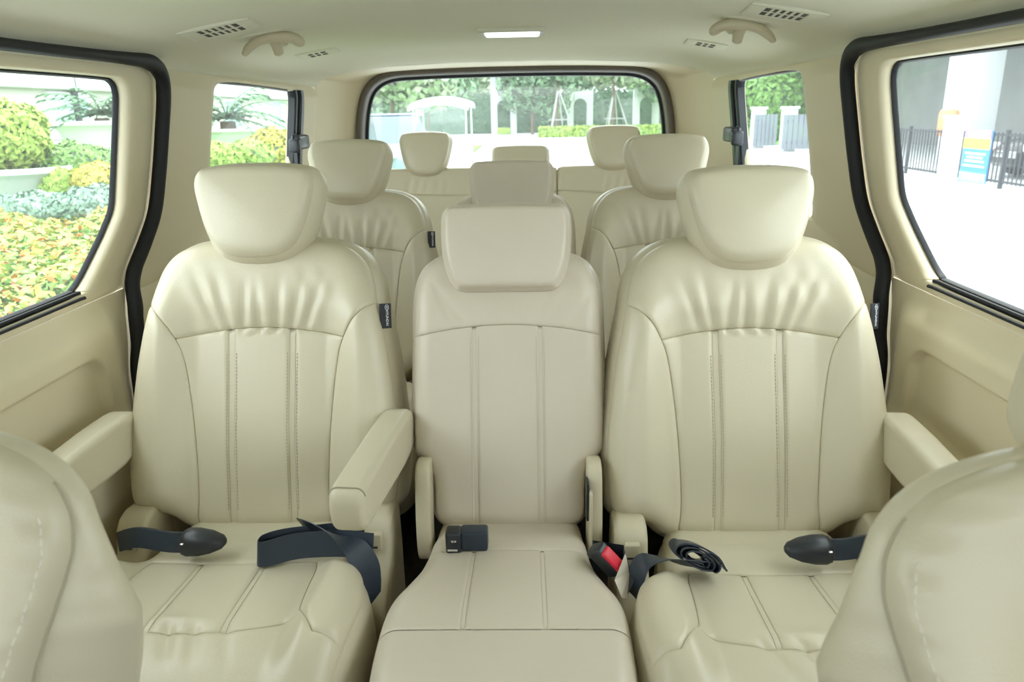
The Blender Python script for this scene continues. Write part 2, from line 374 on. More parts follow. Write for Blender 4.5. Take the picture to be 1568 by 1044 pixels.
def side_cushion(parent, m='leather'):
    half = np.array([(0, -.05), (.09, -.05), (.15, -.045), (.172, .03), (.176, .11), (.188, .148), (.220, .178), (.246, .22), (.258, .29), (.256, .36), (.250, .42), (.240, .48), (.215, .525), (.16, .545), (.08, .553), (0, .555)])
    O = close_outline(half); n = 10; seg = lambda a, b: O[a*n:b*n+1]
    def Hf(P):
        u, v = P[:, 0], P[:, 1]; au = np.abs(u)
        w = .368 + .014*sstep(.15, .36, v) + .034*sstep(.145, .20, au)*sstep(.12, .22, v)*sstep(.50, .38, v) - .03*sstep(.42, .56, v)
        w = w - .004*sstep(.16, .10, v) - .012*sstep(.10, .03, v)
        for a, k in ((-.075, .004), (-.02, .005), (.02, .004), (.07, .003)):
            w = w - k*np.exp(-((u-a-.35*(v-.37))/.008)**2)*sstep(.335, .362, v)*sstep(.46, .39, v)
        w = w + .0025*np.exp(-((u+.03)/.05)**2-((v-.335)/.012)**2)
        e = polydist(P, O); return w-rnd(e, .042, .04)
    base = shell('cushion', O, Hf(O), lambda P, w: cush_map(P, w), m, parent, .17, .014, cen=(0, .3))
    bol = crom([(.150, .158), (.156, .19), (.160, .25), (.168, .315), (.176, .338), (.212, .40)], 12)
    pt_b = O[int(4.95*n)]
    i_f = int(9.7*n)                                   # outline point where the bolster seam ends
    seam_f = crom([(0, .366), (.07, .362), (.13, .350), (.176, .338)], 12); SF = np.concatenate([mirror(seam_f), seam_f[1:]])
    ik = 4*12
    for s in (1, -1):
        inn = bol*[s, 1]; ou = O[int(4.95*n):i_f+1]*[s, 1]; b0 = np.array([bol[0], pt_b])*[s, 1]; b1 = np.array([bol[-1], O[i_f]])*[s, 1]
        if s > 0: panel('side_bolster', b0, b1, inn, ou, Hf, cush_map, m, base, roll='lt', n=(46, 70))
        else: panel('side_bolster', b0[::-1], b1[::-1], ou, inn, Hf, cush_map, m, base, roll='rt', n=(46, 70))
    # front panel
    cbf = np.concatenate([np.array([O[i_f], bol[-1]])*[-1, 1], bol[ik:][::-1][1:]*[-1, 1], SF[1:-1], bol[ik:], O[i_f:i_f+1]])
    rt = O[i_f:12*n+1]; tp = np.concatenate([O[12*n:15*n+1], mirror(O[12*n:15*n+1])[1:]])[::-1]
    panel('front_panel', cbf, tp, rt*[-1, 1], rt, Hf, cush_map, m, base, roll='b', n=(130, 60))
    # rear strip
    r0 = O[int(2*n):int(4.95*n)+1]; r0 = np.concatenate([r0, bol[:1]]); bk = np.concatenate([mirror(O[:2*n+1]), O[1:2*n+1]])
    mid = np.array([(-.150, .158), (0, .162), (.150, .158)])
    panel('rear_panel', bk, crom(mid, 12), r0*[-1, 1], r0, Hf, cush_map, m, base, roll='t', n=(70, 30))
    # insert
    cu = .06; cw = .004; M = crom(mid, 12)
    fv = lambda u: np.interp(u, SF[:, 0], SF[:, 1]); bv = lambda u: np.interp(u, M[:, 0], M[:, 1])
    inner = bol[:ik+1]
    vert = lambda u: np.array([(u*.95, bv(u*.95)), (u, fv(u))]); hor = lambda f, a, b: np.array([(q, f(q)) for q in np.linspace(a, b, 20)])
    for kd, a, b in (('L', None, -cu-cw), ('c', -cu-cw, -cu+cw), ('M', -cu+cw, cu-cw), ('c', cu-cw, cu+cw), ('R', cu+cw, None)):
        l = vert(a) if a is not None else inner*[-1, 1]; r = vert(b) if b is not None else inner
        if kd == 'c': panel('sewn_channel', hor(bv, l[0][0], r[0][0]), hor(fv, l[-1][0], r[-1][0]), l, r, lambda P: Hf(P)-.003, cush_map, m, base, roll='bt', n=(8, 40), a=.3)
        else: panel('insert_panel', hor(bv, l[0][0], r[0][0]), hor(fv, l[-1][0], r[-1][0]), l, r, Hf, cush_map, m, base, n=(40, 60), depth=.0045)
    return base

def armrest(parent, x, m, key, y0=.07, y1=-.285, z=.575, h=.086, wd=.029, yaw=0):
    prof = [(y0, z-.045), (y0-.005, z-.012), (y0-.03, z+.001), (y0-.12, z+.004), (-.10, z+.003), (y1+.06, z), (y1+.018, z-.004), (y1+.003, z-.018), (y1, z-.045), (y1+.008, z-.072), (y1+.03, z-.083), (y1+.10, z-h), (-.05, z-h-.006), (y0-.05, z-h-.004), (y0-.01, z-.078)]
    O = crom(prof, 6, True); N = normals2(O); R = []; r = .014
    for a in np.linspace(0, math.pi/2, 6): R.append((x-wd+r*(1-math.sin(a)), r*(1-math.cos(a))))
    rows = []
    seq = [(-wd, r*1.15), (-wd, r)] + [(-wd+r*(1-math.cos(a)), r*(1-math.sin(a))) for a in np.linspace(.1, math.pi/2, 6)]
    seq = seq + [(-q, i) for q, i in seq[::-1]]
    for q, i in seq:
        P = O-N*i; rows.append(np.stack([np.full(len(P), x+q), P[:, 0], P[:, 1]], 1))
    a = MB().ring(rows, cap0=True, cap1=True).build('armrest', m, parent, sharp=60); a['skipkey'] = key
    # seam around the front end
    zz = []
    for q, i in seq[1:-1]:
        zz.append((x+q*1.005, y1+.016, z-.004-i+.0006))
    sm = MB().tube(zz, .0011, 5).build('seam', 'stitch', a)
    for q in (a, sm): q.data.transform(Matrix.Translation((x, y0, 0)) @ Matrix.Rotation(yaw, 4, 'Z') @ Matrix.Translation((-x, -y0, 0)))
    return a

def recliner_cover(parent, s, x0=.205, x1=.266):
    prof = [(.05, .02), (.05, .30), (.045, .375), (.02, .395), (-.02, .400), (-.045, .396), (-.066, .378), (-.078, .33), (-.17, .27), (-.20, .02)]
    O = np.array(prof); D = []
    for i in range(len(O)): D.append(O[i])
    O = resample(np.vstack([O, O[:1]]), np.linspace(0, 1, 81))[:-1]; N = normals2(O); r = .012; rows = []
    seq = [(x0, r)]+[(x0+r*(1-math.cos(a)), r*(1-math.sin(a))) for a in np.linspace(.1, math.pi/2, 5)]
    seq = seq+[(x0+x1-q, i) for q, i in seq[::-1]]
    for q, i in seq:
        P = O-N*i; rows.append(np.stack([np.full(len(P), s*q), P[:, 0], P[:, 1]], 1))
    c = MB().ring(rows, cap0=True, cap1=True).build('recliner_cover', 'plastic', parent, sharp=60); c['skipkey'] = 'cover'
    # small slotted latch plate
    xm = s*(x0+x1)/2
    pl = MB().box(xm-.014, xm+.014, -.081, -.062, .340, .372, .002).build('latch_plate', 'plastic', c)
    MB().box(xm-.011, xm+.007, -.0820, -.076, .344, .348).build('slot', 'dark_slot', c, smooth=False)
    return c

def pedestal(parent, hw=.2, z1=.2):
    MB().box(-hw, hw, -.46, .02, .0, z1, .015).build('base', 'dark_slot', parent)

def side_seat(name):
    t = empty(name)
    base, Hf, O = side_back(t)
    h, c = headrest(t, HEAD_SIDE, .052, .125, 'leather', bulge=.016)
    post_pair(h, .06, .50, .60, -.01)
    tg, tme, tem = brand_tag(base)
    p = back_map(np.array([[.236, .378]]), np.array([-.008]))[0]
    Mx = Matrix.Translation(p) @ Matrix.Rotation(-TH*.6, 4, 'X') @ Matrix.Rotation(math.radians(-60), 4, 'Z')
    tg.data.transform(Mx)
    tx = link('lettering', tme, 'tag_white', tg)
    tme.transform(Mx); tem.data.transform(Mx)
    for g in (tg,): g['skipkey'] = 'tag'
    side_cushion(t); pedestal(t)
    for s in (1, -1): recliner_cover(t, s)
    armrest(t, .275, 'leather', 'arm_in', yaw=math.radians(-5)); armrest(t, -.280, 'leather', 'arm_out_L')
    return t

def centre_seat(name, m='leather_centre'):
    t = empty(name)
    half = np.array([(0, -.016), (.07, -.016), (.118, -.012), (.139, -.002), (.149, .020), (.150, .06), (.154, .092), (.165, .113), (.181, .134), (.187, .155), (.1875, .25), (.186, .365), (.184, .43), (.179, .468), (.167, .498), (.148, .516), (.12, .526), (.06, .530), (0, .531)])
    O = close_outline(half); n = 10; seg = lambda a, b: O[a*n:b*n+1]
    def Hf(P):
        u, v = P[:, 0], P[:, 1]
        w = .006*(1-(u/.19)**2) + .006*np.exp(-((v-.2)/.12)**2) - .014*sstep(.40, .52, v)
        for a, l, k in ((-.11, -.5, .002), (-.09, -.75, .002), (.02, .1, .0012), (.08, .8, .002), (.13, .7, .002), (.06, .5, .0016)):
            w = w-k*np.exp(-((u-a-l*(v-.40))/.009)**2)*sstep(.385, .41, v)*sstep(.49, .43, v)
        w = w - .003*np.exp(-((np.abs(u)-.165)/.012)**2)*np.exp(-((v-.2)/.03)**2)
        e = polydist(P, O); return w-rnd(e, .036, .034)
    base = shell('backrest', O, Hf(O), back_map, m, t, -.10, .010, cen=(0, .27))
    yr = crom([(0, .388), (.05, .386), (.11, .380), (.1855, .366)], 14); yr[-1] = O[11*n]; Y = np.concatenate([mirror(yr), yr[1:]])
    rt = seg(11, 15); tp = np.concatenate([seg(15, 18), mirror(seg(15, 18))[1:]])[::-1]
    panel('shoulder_panel', Y, tp, rt*[-1, 1], rt, Hf, back_map, m, base, roll='b', n=(120, 60), depth=.004, rw=.010)
    cu, cw = .064, .004; i0 = 3*n
    bb = O[:i0+1]; bv = lambda u: np.interp(abs(u), bb[:, 0], bb[:, 1]); yv = lambda u: np.interp(u, Y[:, 0], Y[:, 1])
    inner = O[i0:11*n+1]
    vert = lambda u: np.array([(u, bv(u)), (u, yv(u))]); hor = lambda f, a, b: np.array([(q, f(q)) for q in np.linspace(a, b, 24)])
    for kd, a, b in (('L', None, -cu-cw), ('c', -cu-cw, -cu+cw), ('M', -cu+cw, cu-cw), ('c', cu-cw, cu+cw), ('R', cu+cw, None)):
        l = vert(a) if a is not None else inner*[-1, 1]; r = vert(b) if b is not None else inner
        if kd == 'c': panel('sewn_channel', hor(bv, l[0][0], r[0][0]), hor(yv, l[-1][0], r[-1][0]), l, r, lambda P: Hf(P)-.0016, back_map, m, base, roll='t', n=(8, 60), a=.3)
        else: panel('insert_panel', hor(bv, l[0][0], r[0][0]), hor(yv, l[-1][0], r[-1][0]), l, r, Hf, back_map, m, base, roll={'L': 'rt', 'M': 'lrt', 'R': 'lt'}[kd], n=(46, 90), depth=.0022, rw=.007)
    stitches('stitching', [crom(vert(s*(cu+d)), 20)[1:-1] for s in (1, -1) for d in (.0075, -.0075)], Hf, back_map, base, ln=.003, gap=.005)
    hd = np.array([(0, .459), (.05, .459), (.082, .460), (.097, .467), (.109, .490), (.117, .52), (.120, .555), (.120, .590), (.117, .606), (.107, .6145), (.09, .616), (.04, .618), (0, .6185)])
    h, c = headrest(t, hd, .028, .07, m, crown=.008, re=.012)
    post_pair(h, .05, .45, .55, -.02)
    # cushion
    ch = np.array([(0, -.05), (.08, -.05), (.132, -.046), (.144, .04), (.148, .10), (.156, .155), (.172, .205), (.188, .25), (.194, .30), (.194, .36), (.191, .42), (.184, .48), (.165, .525), (.11, .545), (0, .550)])
    OC = close_outline(ch); sg = lambda a, b: OC[a*n:b*n+1]
    def Hc(P):
        u, v = P[:, 0], P[:, 1]
        w = .366+.016*sstep(.08, .3, v)+.006*(1-(u/.19)**2)-.035*sstep(.42, .56, v)-.003*sstep(.11, .06, v)-.010*sstep(.07, .01, v)
        e = polydist(P, OC); return w-rnd(e, .034, .032)
    cb = shell('cushion', OC, Hc(OC), cush_map, m, t, .20, .010, cen=(0, .28))
    i1, i2 = 4*n+2, int(8.7*n)
    M1 = crom([OC[i1]*[-1, 1], (0, .113), OC[i1]], 14); M2 = crom([OC[i2]*[-1, 1], (-.1, .346), (0, .348), (.1, .346), OC[i2]], 10)
    bk = np.concatenate([mirror(OC[:2*n+1]), OC[1:2*n+1]])
    panel('rear_panel', bk, M1, OC[2*n:i1+1]*[-1, 1], OC[2*n:i1+1], Hc, cush_map, m, cb, roll='t', n=(60, 26), depth=.004)
    tp = np.concatenate([OC[12*n:14*n+1], mirror(OC[12*n:14*n+1])[1:]])[::-1]
    panel('front_panel', M2, tp, OC[i2:12*n+1]*[-1, 1], OC[i2:12*n+1], Hc, cush_map, m, cb, roll='b', n=(70, 50), depth=.004, rw=.01)
    inr = OC[i1:i2+1]; f1 = lambda u: np.interp(u, M1[:, 0], M1[:, 1]); f2 = lambda u: np.interp(u, M2[:, 0], M2[:, 1])
    vert = lambda u: np.array([(u, f1(u)), (u*1.02, f2(u*1.02))])
    cu, cw = .0615, .003
    for kd, a, b in (('L', None, -cu-cw), ('c', -cu-cw, -cu+cw), ('M', -cu+cw, cu-cw), ('c', cu-cw, cu+cw), ('R', cu+cw, None)):
        l = vert(a) if a is not None else inr*[-1, 1]; r = vert(b) if b is not None else inr
        if kd == 'c': panel('sewn_channel', hor(f1, l[0][0], r[0][0]), hor(f2, l[-1][0], r[-1][0]), l, r, lambda P: Hc(P)-.0012, cush_map, m, cb, roll='bt', n=(8, 40), a=.3)
        else: panel('insert_panel', hor(f1, l[0][0], r[0][0]), hor(f2, l[-1][0], r[-1][0]), l, r, Hc, cush_map, m, cb, roll={'L': 'rbt', 'M': 'lrbt', 'R': 'lbt'}[kd], n=(46, 60), depth=.002, rw=.007)
    pedestal(t, .13, .22)
    # hinge covers either side of the backrest foot
    for s in (-1, 1):
        pr = np.array([(.02, .36), (.045, .43), (.05, .475), (.02, .49), (-.012, .478), (-.028, .43), (-.04, .36), (-.03, .30), (.02, .30)])
        O2 = crom(pr, 6, True); N2 = normals2(O2); rows = []
        for q, i in ((.150, .008), (.150, .004), (.152, .001), (.155, 0), (.172, 0), (.176, .002), (.178, .006), (.178, .01)):
            P = O2-N2*i; rows.append(np.stack([np.full(len(P), s*q), P[:, 0], P[:, 1]], 1))
        hg = MB().ring(rows, cap0=True, cap1=True).build('hinge_cover', 'plastic', t, sharp=60)
        if s > 0:
            MB().box(.1465, .1505, -.045, -.01, .39, .465).build('slot', 'black_plastic', hg, smooth=False)
            MB().box(.151, .157, -.060, -.036, .34, .452, .002).build('release_lever', 'plastic', hg)
    return t

def front_seat(name, m='leather'):
    # front row seat: one wide face panel between two bolsters, twin-stitched seams running down from the shoulders
    t = empty(name)
    half = np.array([(0, -.009), (.08, -.009), (.15, -.004), (.180, .010), (.203, .04), (.210, .09), (.210, .165), (.209, .24), (.213, .31), (.224, .375), (.238, .432),
                     (.245, .475), (.236, .513), (.211, .543), (.175, .562), (.13, .574), (.06, .582), (0, .584)])
    O = close_outline(half); n = 10
    def Hf(P):
        u, v = P[:, 0], P[:, 1]; au = np.abs(u)
        w = .026*sstep(.12, .20, au)*sstep(.52, .36, v)+.012*np.exp(-((v-.2)/.14)**2)*sstep(.2, .05, au)
        e = polydist(P, O)
        w = w+.0012*np.sin(v*230+u*40)*np.exp(-((e-.012)/.012)**2)*sstep(.30, .40, v)*sstep(.1, .16, au)
        return w-rnd(e, .034, .026)
    q0 = Hf(O); wb = -.150+.085*sstep(.34, .50, O[:, 1]); bl = .048*np.clip((q0-wb-.03)/.08, 0, 1)
    base = shell('backrest', O, q0-.009, back_map, m, t, wb, bl, rows=16, cen=(0, .3))
    iT, iB = 13*n, 3*n; rt = O[iB:iT+1]
    face_top = np.concatenate([O[iT:17*n+1], mirror(O[iT:17*n+1])[1:]])[::-1]; face_bot = np.concatenate([mirror(O[:iB+1]), O[1:iB+1]])
    panel('face_panel', face_bot, face_top, rt*[-1, 1], rt, Hf, back_map, m, base, roll='lrt', n=(110, 120), depth=.0065, rw=.010, soft=True)
    for sg in (1, -1):
        k = np.arange(4*n, int(12.6*n)); pe = O[k]*[sg, 1]
        MB().tube(back_map(pe, q0[k]-.0055), .0016, 6).build('seam', 'stitch', base)
    N = normals2(O); ins = (O-N*.011)[4*n:12*n]
    stitches('stitching', [ins, ins*[-1, 1]], Hf, back_map, base, m='stitch_light', ln=.0055, gap=.0085, wd=.0020, lift=.0012)
    HF = np.array([(0, .567), (.08, .569), (.107, .577), (.118, .598), (.115, .622), (.104, .655), (.088, .695), (.055, .715), (0, .719)])
    h, c = headrest(t, HF, .004, .10, m); post_pair(h, .06, .50, .64, -.04)
    side_cushion(t, m); pedestal(t)
    return t

# ------------------------------------------------------------------ the van shell
def xin(z): return .86-(np.maximum(z, .80)-.80)*.16
def wallmap(s, P, off): return np.stack([s*(xin(P[:, 1])+off), P[:, 0], P[:, 1]], 1)
def pair_ring(inner, outer, n=8):            # inner and outer closed outlines of equal control count -> matched dense outlines
    return crom(inner, n, True), crom(outer, n, True)
SEAL = [(.10, 1.246), (.60, 1.247), (1.26, 1.248), (1.45, 1.249), (1.66, 1.251), (1.755, 1.249), (1.803, 1.230), (1.822, 1.187), (1.814, 1.10), (1.80, 1.005), (1.778, .918), (1.732, .856), (1.683, .804), (1.648, .762), (1.632, .71), (1.622, .64), (1.60, .57), (1.598, .40), (1.598, .05)]
WIN = [(.34, 1.212), (.62, 1.213), (1.0, 1.214), (1.3, 1.214), (1.60, 1.214), (1.662, 1.209), (1.684, 1.185), (1.684, 1.14), (1.678, 1.08), (1.668, .994), (1.658, .940), (1.626, .90), (1.587, .862), (1.53, .812), (1.498, .793), (1.47, .789), (1.2, .788), (.9, .788), (.6, .788), (.34, .790), (.30, .83), (.29, 1.0), (.30, 1.18)]
DOOR = [(.30, 1.240), (.62, 1.241), (1.0, 1.242), (1.3, 1.242), (1.66, 1.244), (1.75, 1.241), (1.800, 1.215), (1.808, 1.16), (1.802, 1.09), (1.788, 1.0), (1.765, .917), (1.742, .885), (1.715, .853), (1.66, .797), (1.635, .765), (1.50, .762), (1.2, .762), (.9, .762), (.6, .762), (.32, .762), (.20, .78), (.18, 1.0), (.20, 1.22)]
QWIN = [(2.25, 1.224), (2.5, 1.223), (2.77, 1.217), (2.81, 1.205), (2.825, 1.16), (2.83, 1.05), (2.83, .95), (2.83, .86), (2.80, .835), (2.5, .83), (2.2, .83), (2.15, .85), (2.138, .95), (2.136, 1.05), (2.146, 1.16), (2.165, 1.21)]
QOUT = [(2.3, 1.236), (2.5, 1.236), (2.8, 1.236), (3.10, 1.236), (3.15, 1.20), (3.15, 1.05), (3.15, .95), (3.15, .80), (3.12, .76), (2.5, .757), (1.9, .757), (1.64, .76), (1.765, .90), (1.805, 1.02), (1.826, 1.17), (1.82, 1.236)]

def ceil_z(x, y):
    h = .118 - .036*sstep(2.85, 3.16, y)
    q = np.clip(np.abs(x)/.791, 0, 1)**3.0
    return 1.236 + h*np.sqrt(1-q)
def build_shell():
    # headliner
    sx = np.sin(np.linspace(-math.pi/2, math.pi/2, 61))*.791; ys = np.linspace(-.80, 3.16, 96)
    G = np.array([[(x, y, float(ceil_z(x, y))) for x in sx] for y in ys]).reshape(-1, 3)
    tag(obj('ceiling', G, gridf(len(ys), len(sx)), 'headliner', sharp=None), 'cream fabric headliner of the van', kind='structure')
    # sheet metal roof above the headliner
    tag(MB().box(-.92, .92, -.85, 3.6, 1.40, 1.43, .01).build('roof', 'white_paint'), 'white metal roof panel above the headliner', kind='structure')
    tag(MB().box(-.88, .88, -1.3, 3.5, -.04, 0.0).build('floor', 'carpet', smooth=False), 'dark carpeted van floor between the seats', kind='structure')
    wn = 0
    for s, side in ((-1, 'left'), (1, 'right')):
        # sliding door: trim around the window, lower panel with recess
        I, Oo = pair_ring(WIN, DOOR); rows = []
        for k, off in ((0, .033), (0, .028), (.015, .016), (.05, .006), (.12, .001), (.3, 0), (.6, 0), (.85, .001), (.95, .004), (1, .007), (1.12, .010), (1.35, .013)):
            P = I*(1-k)+Oo*k; P[:, 1] = np.where(k > 1, np.maximum(P[:, 1], .762), P[:, 1]); rows.append(wallmap(s, P, off))
        d = MB().ring(rows).build('door_%d' % (1 if s < 0 else 2), 'trim', sharp=60); tag(d, 'cream sliding door trim on the van %s side' % side, kind='structure')
        ly = np.linspace(.15, 1.66, 240); lz = np.r_[np.linspace(.0, .44, 12), np.linspace(.45, .764, 90)]
        YY, ZZ = np.meshgrid(ly, lz)
        yb = np.interp(ZZ, [0, .3, .57, .64, .71, .764], [1.60, 1.60, 1.60, 1.622, 1.632, 1.648]); Yw = .15+(YY-.15)/(1.66-.15)*(yb-.15)
        bul = -.026*sstep(.764, .69, ZZ)*sstep(1.60, 1.52, Yw)
        def sd(y, z):                       # signed distance, recess with rounded upper rear corner
            qx = np.abs(y-.62)-(.855-.05); qz = np.abs(z-.565)-(.095-.05)
            return np.hypot(np.maximum(qx, 0), np.maximum(qz, 0))+np.minimum(np.maximum(qx, qz), 0)-.05
        rec = .020*sstep(.004, -.010, sd(Yw, ZZ)); low = -.045*sstep(.50+.03*sstep(1.1, 1.5, Yw), .455, ZZ)*sstep(1.60, 1.42, Yw)
        off = bul+rec+low
        V = np.stack([s*(xin(ZZ)+off), Yw, ZZ], -1).reshape(-1, 3)
        lp = obj('lower_panel', V, gridf(len(lz), len(ly)), 'trim', d, sharp=60)
        # glass and rubber
        wn += 1
        g = crom(WIN, 8, True); N = normals2(g); cen = np.array([.98, 1.0])
        gv = wallmap(s, np.vstack([g+N*.004]), .032)
        wo = obj('window_%d' % wn, gv, [tuple(range(len(gv)))], 'glass', smooth=False); tag(wo, 'large side window pane of the %s sliding door' % side, kind='structure')
        fr = [wallmap(s, g-N*q, o) for q, o in ((-.003, .024), (.003, .022), (.005, .026), (.005, .034), (-.003, .036), (-.003, .024))]
        MB().ring(fr).build('window_seal', 'rubber', wo, sharp=50)
        for dz, do, r in ((.002, .006, .0042), (-.008, -.004, .0036)):
            pts = np.array([(.30, .789+dz), (.9, .789+dz), (1.47, .789+dz), (1.485, .788+dz)])
            MB().tube(wallmap(s, pts, do), r, 8).build('weatherstrip', 'rubber', wo)
        MB().box(*(sorted((s*.862, s*.897))), .30, 1.486, .774, .787, .003).build('sill_strip', 'rubber', wo)
        # door aperture seal
        sp = crom(SEAL, 8); T = np.gradient(sp, axis=0); T /= np.linalg.norm(T, axis=1)[:, None]; N = np.stack([-T[:, 1], T[:, 0]], 1)   # N points outward of the aperture
        hw = np.interp(np.arange(len(sp))/8, [0, 3.5, 5, 7, 9, 18], [.0085, .011, .017, .0185, .018, .018])
        rows = []
        for a in np.linspace(0, 2*math.pi, 15)[:-1]:
            rows.append(wallmap(s, sp+N*(hw*math.cos(a))[:, None], -.012+.016*math.sin(a)-.012*sstep(.80, .72, sp[:, 1])))
        V = np.stack(rows, 1).reshape(-1, 3)
        st = obj('trim_%d' % (wn), V, gridf(len(sp), 14, True), 'rubber', sharp=None); tag(st, 'black rubber seal around the %s sliding door opening' % side, kind='structure')
        # header strip between headliner and door seal
        hy = np.linspace(-.55, 1.83, 40); hv = []
        for zz, oo in ((1.23, .03), (1.252, -.004), (1.262, -.012), (1.27, .02)):
            hv.append(np.stack([np.full(40, s*(.790+oo)), hy, np.full(40, zz)], 1))
        # quarter trim: pillars around the fixed quarter window
        dq = .06 if s < 0 else -.03; QW = [(y+dq*float(sstep(2.4, 2.8, y)), z) for y, z in QWIN]
        I, Oo = pair_ring(QW, QOUT); rows = []
        for k, off in ((0, .024), (0, .014), (.012, .004), (.05, -.004), (.16, -.010), (.4, -.014), (.7, -.020), (.9, -.020), (.97, -.016), (1, .0)):
            P = I*(1-k)+Oo*k; o2 = np.where(P[:, 1] > 1.2, np.minimum(off, 0)*np.clip((1.24-P[:, 1])/.04, 0, 1)+max(off, 0), off); rows.append(wallmap(s, P, o2))
        wq = MB().ring(rows).build('wall_%s' % side, 'trim', sharp=60); tag(wq, 'cream pillar and quarter trim on the van %s side' % side, kind='structure')
        qy, qz = np.linspace(0, 1, 80), np.r_[np.linspace(0, .7, 30), np.linspace(.71, .758, 8)]
        YY, ZZ = np.meshgrid(qy, qz); y0 = np.interp(ZZ, [0, .57, .64, .71, .758], [1.60, 1.602, 1.624, 1.634, 1.65]); YY = y0+YY*(3.17-y0); of = -.020-.02*sstep(.758, .70, ZZ)-.03*sstep(.45, .38, ZZ)*sstep(2.1, 2.3, YY)*sstep(3.1, 2.9, YY)
        of[-1] += .006
        V = np.stack([s*(xin(ZZ)+of), YY, ZZ], -1).reshape(-1, 3); obj('lower_panel', V, gridf(len(qz), len(qy)), 'trim', wq, sharp=60)
        wn2 = wn+2
        g = crom(QW, 8, True); N = normals2(g); gv = wallmap(s, g+N*.004, .022)
        qo = obj('window_%d' % wn2, gv, [tuple(range(len(gv)))], 'glass', smooth=False); tag(qo, 'fixed rear quarter window pane on the %s side' % side, kind='structure')
        # black opening-pane strip at the rear edge, slim seal along the top
        strip = np.array([(2.82, 1.219), (2.842, 1.18), (2.852, 1.05), (2.862, .95), (2.88, .83)])
        sc = crom(strip+[dq, 0], 8)
        for w0, w1, o in ((-.028, .0, -.004), (.006, .048, -.014)):
            rows = []
            for q, oo in ((w0, .02), (w0, o), (w0+.006, o-.006), (w1-.006, o-.006), (w1, o), (w1, .02)):
                rows.append(wallmap(s, sc+[q, 0], oo))
            V = np.stack(rows, 1).reshape(-1, 3); obj('pane_strip', V, gridf(len(sc), 6), 'black_plastic', qo, sharp=40)
        MB().tube(wallmap(s, np.array([(2.17, 1.2225), (2.5, 1.2215), (2.80, 1.216)]), .004), .0045, 6).build('window_seal', 'black_plastic', qo)
        # unseen front part of the cab: door lower panel, pillar, header
        f = MB().box(*sorted((s*.87, s*.92)), -1.25, .14, 0, .79, .02).box(*sorted((s*.80, s*.87)), .02, .19, .76, 1.25, .015).box(*sorted((s*.775, s*.86)), -.85, .2, 1.225, 1.27, .01)
        tag(f.build('wall_front_%s' % side, 'trim'), 'front cab door panel and post on the %s' % side, kind='structure')
        # cant rail above the sliding door, closing the gap to the headliner
        yy = np.linspace(-.80, 3.17, 30); rows = [np.stack([np.full(30, s*xx), yy, np.full(30, zz)], 1) for xx, zz in ((.796, 1.232), (.788, 1.240), (.792, 1.262), (.86, 1.275), (.93, 1.30), (.93, 1.40))]
        V = np.stack(rows, 1).reshape(-1, 3); tag(obj('trim_%d' % (wn+2), V, gridf(30, 6), 'headliner', sharp=50), 'cream cant rail above the %s door' % side, kind='structure')
        # outer body skin so that daylight enters by the windows only
        tag(MB().box(*sorted((s*.93, s*.96)), -1.3, 3.62, -.35, .74, .01).build('body_side_%s' % side, 'white_paint'), 'white outer body side below the %s windows' % side, kind='structure')
    # tailgate
    inr = [(0, 1.309), (.20, 1.308), (.40, 1.304), (.52, 1.297), (.592, 1.272), (.640, 1.225), (.668, 1.15), (.685, 1.04), (.69, .90), (.66, .82), (.55, .80), (.3, .80), (0, .80)]
    IN = np.array(inr+[(-x, z) for x, z in inr[-2:0:-1]]); ang = []
    Id = crom(IN, 8, True)
    top = []
    outr = [(0, None), (.25, None), (.5, None), (.64, None), (.745, None), (.785, 1.26), ('w', 1.16), ('w', 1.04), ('w', .90), ('w', .80), (.82, .5), (.4, .3), (0, .3)]
    on = [(x if x != 'w' else float(xin(z)-.0), float(ceil_z(x, 3.15)) if z is None else z) for x, z in outr]
    ON = np.array(on+[(-x, z) for x, z in on[-2:0:-1]]); Od = crom(ON, 8, True)
    rows = []
    for k, y in ((0, 3.47), (0, 3.415), (.04, 3.402), (.12, 3.396), (.35, 3.375), (.6, 3.33), (.8, 3.26), (.92, 3.20), (1, 3.15)):
        P = Id*(1-k)+Od*k; rows.append(np.stack([P[:, 0], np.full(len(P), y), P[:, 1]], 1))
    wr = MB().ring(rows).build('wall_rear', 'trim', sharp=70); tag(wr, 'cream tailgate surround and rear pillars', kind='structure')
    tag(MB().box(-.9, .9, 3.5, 3.56, -.3, .82, .02).build('tailgate_lower', 'white_paint'), 'lower tailgate panel behind the rear bench', kind='structure')
    N = normals2(Id)
    R = [np.stack([(Id-N*q)[:, 0], np.full(len(Id), y), (Id-N*q)[:, 1]], 1) for q, y in ((-.012, 3.400), (-.010, 3.384), (.000, 3.376), (.012, 3.380), (.020, 3.395), (.022, 3.45))]
    gw = np.stack([Id[:, 0], np.full(len(Id), 3.462), Id[:, 1]], 1)
    rw = obj('window_5', gw, [tuple(range(len(gw)))], 'glass', smooth=False); tag(rw, 'wide rear tailgate window pane', kind='structure')
    MB().ring(R).build('aperture_seal', 'seal_brown', rw, sharp=60)
    R = [np.stack([(Id-N*q)[:, 0], np.full(len(Id), y), (Id-N*q)[:, 1]], 1) for q, y in ((.012, 3.452), (.034, 3.450), (.036, 3.456), (.012, 3.458))]
    MB().ring(R).build('glass_border', 'black_plastic', rw, sharp=60)
    # unseen front: dashboard, bulkhead, windscreen narrowed and tinted to dim frontal light
    tag(MB().box(-.86, .86, -1.28, -.70, .0, .90, .08).build('dashboard', 'dark_slot'), 'dark dashboard below the windscreen', kind='structure')
    ws = [(-.78, -.80, 1.27), (.78, -.80, 1.27), (.84, -1.28, .88), (-.84, -1.28, .88)]
    tag(obj('window_6', ws, [(0, 1, 2, 3)], 'dimming_glass', smooth=False), 'sloping unseen windscreen pane with tint added to dim the cabin', kind='structure')
